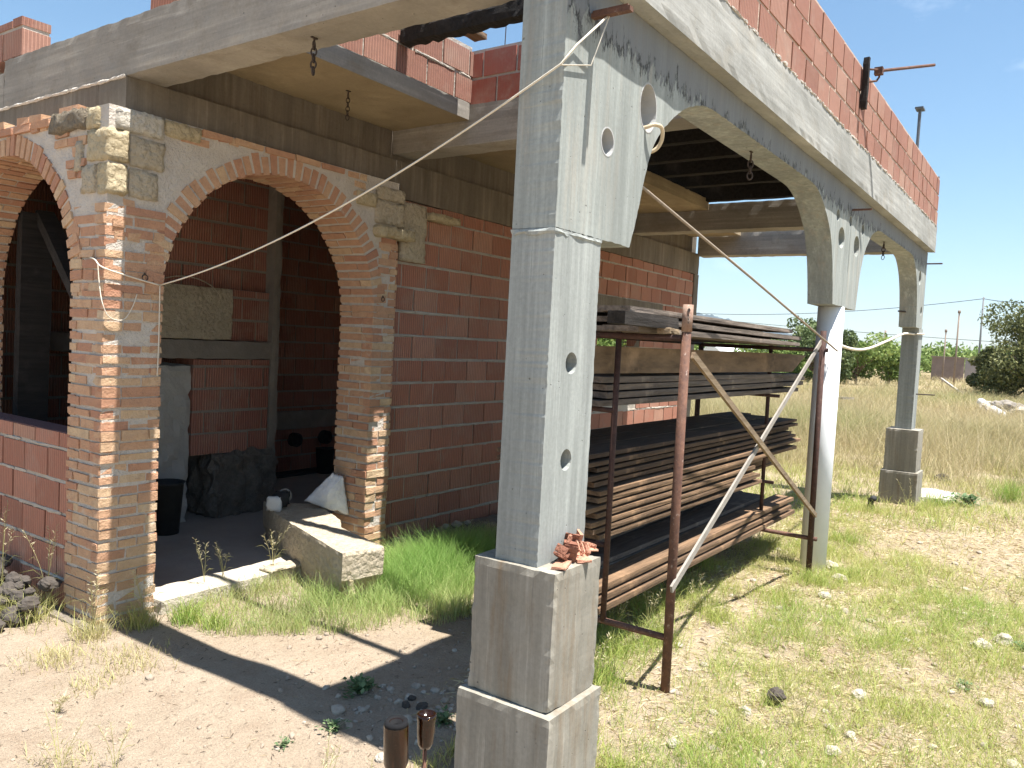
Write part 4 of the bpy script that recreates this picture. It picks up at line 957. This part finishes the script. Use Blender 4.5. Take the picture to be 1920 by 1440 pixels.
blades('grass_tufts', cx[k], cy[k], ch[k], rng.uniform(.0025, .005, k.sum()), ct[k], GRASS_Y, .7, 'grass tufts under the scaffold and round the pillar feet')
# tall dry grass of the field
def field(n, r0, r1, seed):
    r = np.sqrt(rng.uniform(r0 * r0, r1 * r1, n)); a = np.radians(rng.uniform(-22, 40, n))
    x = -2.4 + r * np.cos(a); y = -1.5 + r * np.sin(a); d = fbm(x, y, 2.2, seed); d2 = fbm(x, y, 7., seed + 2)
    k = (x > 9.2) & ~((x < 10.5) & (y > -1.6) & (y < 2) & (rng.uniform(0, 1, n) < .6)); return x[k], y[k], d[k], d2[k]
for n, r0, r1, sd, wmul, hh in ((40000, 10.8, 26, 33, .8, 1.1), (210000, 10.5, 24, 21, 1., .7), (130000, 22, 48, 25, 2.2, .72), (80000, 45, 110, 29, 5., .7)):
    x, y, d, d2 = field(n, r0, r1, sd); k = rng.uniform(0, 1, len(x)) < np.clip((d - .28) * 2.2 + (d2 - .45) * 1.2, .05, 1); x, y, d, d2 = x[k], y[k], d[k], d2[k]
    blades('field_grass', x, y, hh * (.35 + .9 * d) * rng.uniform(.4, 1.3, len(x)) * np.clip((x - 8.2) / 4, .2, 1), rng.uniform(.004, .010, len(x)) * wmul, np.clip(.04 + 1.3 * np.clip(d2 - .45, 0, 1) + 1.2 * np.clip(d - .55, 0, 1) + rng.normal(0, .13, len(x)), 0, 1), FIELD_G, .7, 'tall dry straw coloured grass of the field behind the porch')

# single weeds ---------------------------------------------------------------
def grass_weed(x, y, H, n, label, spread=.35, seeds=True, green=.5, z=None, group='tall seeding grasses'):
    z = float(ground_h(x, y)) - .01 if z is None else z
    t = None
    st = MB(); sd = st
    for i in range(n):
        a = R(0, 6.28); l = R(.1, spread); h = H * R(.6, 1.05)
        p = smooth_path([(R(-.012, .012), R(-.012, .012), 0), (math.cos(a) * l * h * .3, math.sin(a) * l * h * .3, h * .5), (math.cos(a) * l * h * .9, math.sin(a) * l * h * .9, h)], 4)
        st.tube(p, .0016, 4, green + R(-.2, .2), .0008)
        for j in range(2):
            q = Vector(p[R(0, 1) < .5 and 2 or 4]); b = R(0, 6.28); L = H * R(.2, .4)
            st.add([q, q + Vector((math.cos(b) * L * .5, math.sin(b) * L * .5, L * .5 + .0015)), q + Vector((math.cos(b) * L, math.sin(b) * L, L * .45)), q + Vector((math.cos(b) * L * .5, math.sin(b) * L * .5, L * .5 - .0015))], [(0, 1, 3), (1, 2, 3)], green + R(-.1, .3))
        if seeds:
            tip = len(p)
            for j in range(14):
                q = Vector(p[-1]).lerp(Vector(p[-4]), j / 14.); b = R(0, 6.28); o = Vector((math.cos(b) * .014, math.sin(b) * .014, R(.0, .016))); s_ = R(.004, .007)
                e = q + o; u = Vector((R(-1, 1), R(-1, 1), R(-1, 1))).normalized() * .0022
                st.cur = 1; sd.add([q, e + u, e + o * .7, e - u], [(0, 1, 2), (0, 2, 3)], R(0, 1)); st.cur = 0; st.tube([q, e], .0005, 3, .2)
    o = st.build('grass_weed', [GRASS_Y, SEED], None, origin=(0, 0, 0), label=label, category='weed', group=group); o.location = (x, y, z)
    if not seeds: pass
    return o
W = [(.60, 2.90, .30, 3, 'oat-like weed before the dark main arch, nearer the corner pier', .35, .098), (.74, 2.90, .26, 4, 'spreading oat-like weed before the dark main arch, right of its neighbour', .6, .098), (1.10, 2.86, .30, 6, 'seeding weed left of the cut stone block', .45, .09), (1.22, 2.45, .28, 5, 'green weed with seed heads against the cut stone block', .4, None),
     (-.17, 3.32, .42, 5, 'dry seeding weed growing from the rubble by the left pier', .5, .08), (-.24, 3.75, .44, 5, 'dry seeding weed in front of the low red wall', .5, .1), (-.34, 4.15, .4, 4, 'dry seeding weed at the far left of the rubble heap', .5, .05), (.10, 2.74, .34, 9, 'dense dry weed at the foot of the corner pier, shaded side', .4, None), (-.18, 2.77, .36, 6, 'thin dry weed at the lit foot of the corner pier', .35, None),
     (-.72, 2.02, .10, 5, 'low dry tuft on the sand left of the porch shade', .7, None), (-.96, 1.5, .26, 4, 'thin straggling stalks on the sand at the lower left', .6, None), (-.80, 1.40, .22, 4, 'thin leaning stalks on the bright sand at lower left', .7, None), (-.6, .45, .34, 3, 'pale dry stalk leaning before the amber bottle', .5, None), (-.42, .62, .30, 3, 'pale forked stalk left of the bottle stakes', .3, None), (-.5, .35, .27, 3, 'dry stalks at the stakes, seed heads over the glass', .6, None),
     (-.36, -.16, .25, 3, 'yellow stalk arching beside the near footing', .7, None), (1.05, .30, .32, 6, 'seeding grass in the shade under the scaffold by the near post', .5, None), (1.65, .50, .32, 6, 'grey seeding grass under the scaffold planks', .5, None), (1.95, .42, .30, 5, 'seeding grass under the middle of the scaffold', .4, None), (2.5, .35, .26, 4, 'thin seeding grass under the scaffold near its far end', .4, None),
     (7.9, -.10, .38, 3, 'bent dry stalk before the far pillar plinth', .5, None), (9.5, -1.05, .55, 7, 'dark green rush clump right of the far pillar', .25, None)]
for x, y, h, n, l, sp, z in W: grass_weed(x, y, h, n, l, sp, 'rush' not in l, .75 if ('green' in l or 'rush' in l) else .2, z)
for i in range(16):
    x, y = R(1.2, 6.5), R(-1.7, -.15); grass_weed(x, y, R(.08, .22), random.choice((2, 3, 4)), 'thin dead stalks standing in the thin grass of the yard', .6, random.random() < .5, R(-.1, .5), None, 'dead stalks in the yard')
def leafy_weed(x, y, r, n, label):
    t = MB(); z = float(ground_h(x, y))
    for i in range(n * 3):
        a = R(0, 6.28); d = Vector((math.cos(a), math.sin(a), R(-.1, .9))).normalized(); L = r * R(.18, .42); q = random.gauss(0, .42) * r; b = Vector((x + q * math.cos(a * 1.7), y + q * math.sin(a * 1.7), z + R(.0, .45) * r)); s_ = d.cross(Vector((0, 0, 1))).normalized() * L * .3
        t.tube([(x, y, z - .005), b], .0007, 3, .3)
        t.add([b, b + d * L * .5 + s_, b + d * L, b + d * L * .5 - s_], [(0, 1, 2), (0, 2, 3)], R(0, 1))
    t.build('leafy_weed', WEED, None, origin=(x, y, z), label=label, category='weed')
leafy_weed(-.06, .96, .07, 26, 'small grey green weed on the sunlit sand of the porch'); leafy_weed(.27, 1.15, .11, 60, 'dark leafy weed in the porch shade'); leafy_weed(.50, 2.28, .06, 22, 'pale green weed at the edge of the porch grass')
leafy_weed(-.28, 1.03, .05, 16, 'tiny weed on the bright sand near the lower shade edge'); leafy_weed(.27, .62, .08, 30, 'small green weed in the shade beside the near plinth'); leafy_weed(1.02, 2.2, .07, 26, 'broad leaved weed at the end of the cut stone block')
leafy_weed(8.9, -.62, .25, 60, 'grey green bushy weed beyond the pale slab'); leafy_weed(2.45, -1.2, .07, 24, 'dark low weed in the yard on the right'); leafy_weed(3.3, -1.45, .1, 30, 'dark weed beside the long pale stone')

# ------------------------------------------------------------------ background
def crown_mesh(blobs, n, size):
    w = np.array([b[3] * b[4] * b[5] for b in blobs]) ** .67; w /= w.sum()
    bi = rng.choice(len(blobs), n, p=w); B = np.array(blobs, float)[bi]
    d = rng.normal(0, 1, (n, 3)); d /= np.linalg.norm(d, axis=1)[:, None]; rad = rng.uniform(.35, 1.06, n) ** .6
    P = B[:, :3] + d * B[:, 3:6] * rad[:, None]
    a = rng.normal(0, 1, (n, 3)); a /= np.linalg.norm(a, axis=1)[:, None]; b = np.cross(a, rng.normal(0, 1, (n, 3))); b /= np.linalg.norm(b, axis=1)[:, None]
    s = size * rng.uniform(.6, 1.4, n)
    V = np.stack([P - a * s[:, None], P + b * s[:, None] * .45, P + a * s[:, None], P - b * s[:, None] * .45], 1)
    F = (np.array([(0, 1, 2), (0, 2, 3)])[None] + (np.arange(n) * 4)[:, None, None]).reshape(-1, 3)
    tone = np.repeat(np.clip(rng.normal(.45, .25, n) + .12 * rng.normal(0, 1, len(blobs))[bi], 0, 1), 4)
    return V.reshape(-1, 3), F, tone
def tree(x, y, H, W, label, m, nleaf=5000, size=.12, nb=16, low=.15, name='tree', cat='tree', group='trees beyond the field'):
    t = thing(name, label, cat, (x, y, 0), group)
    b = MB(); blobs = []
    b.tube(smooth_path([(0, 0, -.3), (R(-.05, .05) * H, R(-.05, .05) * H, H * .25), (R(-.05, .05) * H, R(-.05, .05) * H, H * .55)], 3), .035 * H, 8, .5, .015 * H)
    for i in range(nb):
        a = R(0, 6.28); r = W * .5 * math.sqrt(R(0, .75)); z = H * R(low, .86); f = 1 - .55 * max(0, (z / H - .5)) * 1.6
        c = (r * f * math.cos(a), r * f * math.sin(a), z); q = W * R(.13, .25); blobs.append((*c, q, q, q * R(.6, 1.)))
        b.tube([(0, 0, H * R(.15, .4)), (c[0] * .5, c[1] * .5, z * .75), c], .012 * H, 5, .5, .004 * H)
    b.build('trunk', BARK, t, True)
    V, F, tone = crown_mesh(blobs, nleaf, size)
    tri_mesh('crown', V, F, tone, m, parent=t)
    return t
def along(deg, r):  # compass from the doorway of the yard
    return (-2.446 + r * math.cos(math.radians(deg)), -1.554 + r * math.sin(math.radians(deg)))
BG = dict()
def T(deg, r, H, W, label, m, **k):
    x, y = along(deg, r); return tree(x, y, H, W, label, m, **k)
random.seed(23); rng = np.random.default_rng(23)
T(1.6, 46, 4.9, 5.2, 'big dense olive green bush at the right edge of the field', LEAF, nleaf=26000, size=.085, nb=44, low=.1, name='bush', cat='bush')
T(4.3, 47, 3.0, 1.9, 'smaller bushy shoot on the left side of the big olive bush', LEAF, nleaf=5000, size=.08, nb=10, low=.1, name='bush', cat='bush')
for deg, r, H, W, l, m in ((14.6, 60, 4.9, 5.0, 'tall grey green tree behind the white column', LEAF_M), (13.2, 54, 3.9, 3.0, 'grey green tree just right of the white column', LEAF_M), (11.6, 60, 3.6, 5.2, 'bright green shrub between column and far pillar', LEAF_L), (9.8, 62, 3.1, 4.6, 'low bright shrub left of the far pillar', LEAF_L), (17.2, 62, 2.6, 5, 'rounded bright shrub seen through the scaffold at its far end', LEAF_L),
                          (16.0, 55, 2.1, 3, 'low bright shrub seen beneath the top planks', LEAF_L), (27., 40, 5, 7, 'green tree seen through the window of the red wall', LEAF_L), (30.5, 38, 5, 7, 'second green tree seen through the window of the red wall', LEAF_L), (24.5, 60, 4, 7, 'green tree behind the corner post of the house', LEAF_L)):
    T(deg, r, H, W, l, m, nleaf=5200, size=.13)
# orchard far off: reads as one mass
blobs = []
for i in range(420):
    deg = R(-3, 34); r = R(118, 190); x, y = along(deg, r); q = R(1.6, 2.4); blobs.append((x, y, q * .85 + R(.2, .7), q, q, q * 1.0))
V, F, tone = crown_mesh(blobs, 60000, .33); tri_mesh('orchard', V, F, tone, LEAF_L, kind='stuff', label='far green orchard running along the edge of the field')
# walls, shed, tunnel greenhouse
def far_box(deg0, deg1, r, h, d, m, name, label, cat):
    a = Vector((*along(deg0, r), 0)); c = Vector((*along(deg1, r), 0)); v = c - a; L = v.length
    Mx = Matrix.Translation(a) @ Matrix.Rotation(math.atan2(v.y, v.x), 4, 'Z'); b = MB(); b.rough(0, L, 0, d, -.3, h, .8, .05, .03, .5, Mx); b.box(-.1, L + .1, -.08, d + .08, h + .003, h + .12, .5, 0, Mx)
    return b.build(name, m, None, origin=a, label=label, category=cat)
far_box(2.6, 5.45, 95, 2.35, .4, m_mottled('grey rendered wall', (.36, .32, .32), (.42, .385, .38), .8, .02), 'garden_wall', 'long grey rendered wall beyond the field beside the bush', 'wall')
far_box(5.5, 7.3, 93, 2.4, .4, m_mottled('dark brick wall', (.19, .145, .13), (.26, .20, .175), 1.5, .02), 'brick_boundary_wall', 'dark red brick wall behind the leaning poles', 'wall')
mb = MB(); a = Vector((*along(17.8, 84), 0)); c = Vector((*along(21.3, 80), 0)); v = c - a; L = v.length
Mx = Matrix.Translation(a) @ Matrix.Rotation(math.atan2(v.y, v.x), 4, 'Z'); prof = [(3.0 * math.cos(math.pi * i / 12), 2.55 * math.sin(math.pi * i / 12)) for i in range(13)]
mb.add([Mx @ Vector((u, p[0], p[1] - .1)) for u in (0, L) for p in prof], [(k, k + 1, 14 + k, 13 + k) for k in range(12)] + [tuple(range(13))[::-1], tuple(range(13, 26))])
mb.build('tunnel_greenhouse', m_mottled('white plastic film', (.78, .79, .80), (.82, .82, .82), .5, .02), None, origin=a, label='white plastic tunnel greenhouse far across the field', category='greenhouse')
def pole(deg, r, H, rad, m, label, cap=True):
    x, y = along(deg, r); b = MB(); b.tube([(x, y, -.3), (x + R(-.02, .02) * H * .2, y, H)], rad, 8, .5, rad * .75)
    if cap: b.box(x - rad * 1.3, x + rad * 1.3, y - rad * 1.3, y + rad * 1.3, H - .12, H + .1)
    b.build('utility_pole', m, None, True, origin=(x, y, 0), label=label, category='pole', group='poles beyond the field'); return x, y, H
p1 = pole(4.75, 110, 9.9, .13, POLE_G, 'tall grey utility pole carrying the wires beyond the grey wall', False)
pole(6.0, 72, 5.9, .075, POLE, 'brown timber pole leaning before the dark brick wall, the taller of two', True); pole(6.65, 70, 4.3, .06, POLE, 'shorter brown timber pole before the dark brick wall', True)
pole(10.1, 100, 5.2, .14, POLE, 'dark timber pole between column and far pillar', False); pole(11.25, 110, 4.0, .14, POLE, 'short dark post behind the white rope', False); pole(.55, 80, 8.6, .2, POLE, 'dark timber pole behind the big olive bush', False)
for dz, l in ((0, 'overhead wire running left from the tall utility pole behind the porch'), (-.0, 'overhead wire dropping right from the tall utility pole to the bush')):
    b = MB(); e = (*along(26, 135), 8.2) if 'left' in l else (*along(.6, 82), 7.6)
    b.tube(sag((p1[0], p1[1], 9.7), e, 1.3 if 'left' in l else .3, 20), .035, 4); b.build('overhead_wire', DARKP, None, origin=(p1[0], p1[1], 9.7), label=l, category='wire')
b = MB(); b.tube(sag((*along(30, 150), 9.2), (*along(2, 120), 4.8), .5, 20), .032, 4); b.build('overhead_wire', DARKP, None, origin=(*along(2, 120), 4.8), label='lower thin overhead wire crossing the gap below the second arch', category='wire')
# rubble with pipe, beams in the field
fx, fy = along(3.1, 33)
for i in range(26):
    x, y = along(R(1.9, 4.3), R(31.5, 33.5)); rock(x, y, R(.14, .30), ROCK_P if i % 2 else PLASTER, 'pale building rubble in the heap in front of the olive bush', 'rubble heap in the field', z=R(.15, .45), name='rubble')
a = Vector((*along(4.45, 34), .42)); c = Vector((*along(3.3, 31), .15)); b = MB(); b.tube([a, c], .14, 14); b.build('concrete_pipe', SACKM, None, True, origin=c, label='white pipe section lying in the dry grass before the rubble heap', category='pipe')
a = Vector((*along(6.7, 52), .9)); c = Vector((*along(5.4, 46), .25)); b = MB(); b.box(0, (c - a).length, -.05, .05, -.05, .05, .5, .01, M(a, c)); b.build('fallen_beam', ROCK_P, None, origin=c, label='pale beam lying tilted in the field below the two timber poles', category='beam')
a = Vector((*along(13.6, 27), .5)); c = Vector((*along(12.0, 26), .56)); b = MB(); b.box(0, (c - a).length, -.2, .2, -.03, .03, .5, .01, M(a, c)); b.build('grey_board', GALV, None, origin=c, label='grey board lying on the grass behind the white column', category='board')
for i, (dg, r_, s_) in enumerate(((13.0, 24, .3), (6.2, 13.5, .12))): 
    x, y = along(dg, r_); rock(x, y, s_, ROCK, ('grey rubble lump behind the white column', 'stone sunk in the dry grass right of the far pillar')[i], None)
# hills on the horizon
mb = MB(); pts = []
prof = [(12, 60), (14, 120), (16, 176), (16.7, 206), (17.6, 210), (18.6, 185), (19.2, 215), (19.6, 240), (20, 275), (20.7, 292), (21.3, 288), (21.9, 303), (23, 330), (25, 420), (28, 520), (31, 430), (35, 380), (40, 420), (50, 300)]
vs = []; fs = []; D0 = 6600.
fine = []
for i in range(len(prof) - 1):
    for j in range(8):
        t = j / 8; fine.append((prof[i][0] * (1 - t) + prof[i + 1][0] * t, (prof[i][1] * (1 - t) + prof[i + 1][1] * t) * (1 + .05 * mnoise.noise(Vector((i + t, 0, 0)) * 2.2))))
for a, h in fine:
    for k, (dr, hf) in enumerate(((-900, -.02), (-450, .45), (0, 1.), (700, .5), (1500, -.02))):
        x, y = along(a, D0 + dr); vs.append((x, y, h * hf * (1 + .1 * mnoise.noise(Vector((a, k, 3))))))
n5 = len(fine)
for i in range(n5 - 1):
    for k in range(4): fs.append((i * 5 + k, i * 5 + k + 1, (i + 1) * 5 + k + 1, (i + 1) * 5 + k))
mb.add(vs, fs); mb.build('hills', m_mottled('scrub hillside', (.028, .036, .030), (.05, .055, .045), .01, 2., .05), None, True, kind='structure')

# the air: faint even haze over the whole place
hz = MB(); hz.box(-300, 8600, -3000, 7400, -1.2, 700)
hm = bpy.data.materials.new('haze air'); hm.use_nodes = True; nt = hm.node_tree; nt.nodes.clear()
pv = nt.nodes.new('ShaderNodeVolumePrincipled'); pv.inputs['Color'].default_value = (.62, .80, 1., 1); pv.inputs['Density'].default_value = HAZE = .00006; pv.inputs['Anisotropy'].default_value = .2
mo = nt.nodes.new('ShaderNodeOutputMaterial'); nt.links.new(pv.outputs[0], mo.inputs['Volume'])
USE_HAZE = True
if USE_HAZE:
    hz.build('haze', hm, None, kind='stuff', label='faint pale blue haze over the far hills')

# ------------------------------------------------------------------ light, sky, camera
SUN = Vector((-.02, .296, -1.)).normalized()
elev = math.asin(-SUN.z)
sl = bpy.data.lights.new('sun', 'SUN'); sl.energy = 5.0; sl.angle = math.radians(.53); sl.color = (1., .965, .91)
so = bpy.data.objects.new('sun', sl); COL.objects.link(so); so.rotation_euler = SUN.to_track_quat('-Z', 'Y').to_euler(); so.location = (0, -5, 20)
w = bpy.data.worlds.new('World'); sc.world = w; w.use_nodes = True; nt = w.node_tree
bg = nt.nodes['Background']; sky = nt.nodes.new('ShaderNodeTexSky'); sky.sky_type = 'NISHITA'; sky.sun_disc = False
sky.sun_elevation = elev; sky.sun_rotation = math.radians(176); sky.air_density = 1.0; sky.dust_density = .4; sky.ozone_density = 1.6
tc = nt.nodes.new('ShaderNodeTexCoord'); mp = nt.nodes.new('ShaderNodeMapping'); mp.inputs['Scale'].default_value = (1.5, 3.2, 7.); mp.inputs['Rotation'].default_value = (.2, .1, .5)
nz = nt.nodes.new('ShaderNodeTexNoise'); nz.inputs['Scale'].default_value = 2.1; nz.inputs['Detail'].default_value = 8; nz.inputs['Roughness'].default_value = .62
rp = nt.nodes.new('ShaderNodeValToRGB'); rp.color_ramp.elements[0].position = .60; rp.color_ramp.elements[1].position = .85; rp.color_ramp.elements[1].color = (.30, .30, .30, 1)
mx = nt.nodes.new('ShaderNodeMix'); mx.data_type = 'RGBA'; mx.inputs[7].default_value = (9., 9.6, 10.4, 1)
nt.links.new(tc.outputs['Generated'], mp.inputs[0]); nt.links.new(mp.outputs[0], nz.inputs[0]); nt.links.new(nz.outputs['Fac'], rp.inputs[0]); nt.links.new(rp.outputs[0], mx.inputs[0])
hs = nt.nodes.new('ShaderNodeHueSaturation'); hs.inputs['Hue'].default_value = .492; hs.inputs['Saturation'].default_value = 1.1; nt.links.new(sky.outputs[0], hs.inputs['Color']); nt.links.new(hs.outputs[0], mx.inputs[6]); nt.links.new(mx.outputs[2], bg.inputs[0]); bg.inputs[1].default_value = .067

cd = bpy.data.cameras.new('camera'); co = bpy.data.objects.new('camera', cd); COL.objects.link(co)
cd.sensor_fit = 'HORIZONTAL'; cd.sensor_width = 36; cd.lens = 1495.9633957101773 / 1920 * 36; cd.clip_start = .05; cd.clip_end = 30000
RC = ((0.5740049651046855, -0.013757786026912605, 0.8187362355232646), (-0.8172254018027616, -0.07261191300869131, 0.5717255921659736), (0.05158432594774933, -0.9972653776266657, -0.05292281080649838))
co.matrix_world = Matrix(((RC[0][0], -RC[0][1], -RC[0][2], -2.44639519), (RC[1][0], -RC[1][1], -RC[1][2], -1.55386629), (RC[2][0], -RC[2][1], -RC[2][2], 1.74), (0, 0, 0, 1)))
sc.camera = co
vs_ = sc.view_settings; vs_.view_transform = 'Standard'; vs_.look = 'None'; vs_.exposure = 1.45; vs_.gamma = 1
sc.cycles.max_bounces = 10; sc.cycles.diffuse_bounces = 8; sc.cycles.volume_bounces = 0
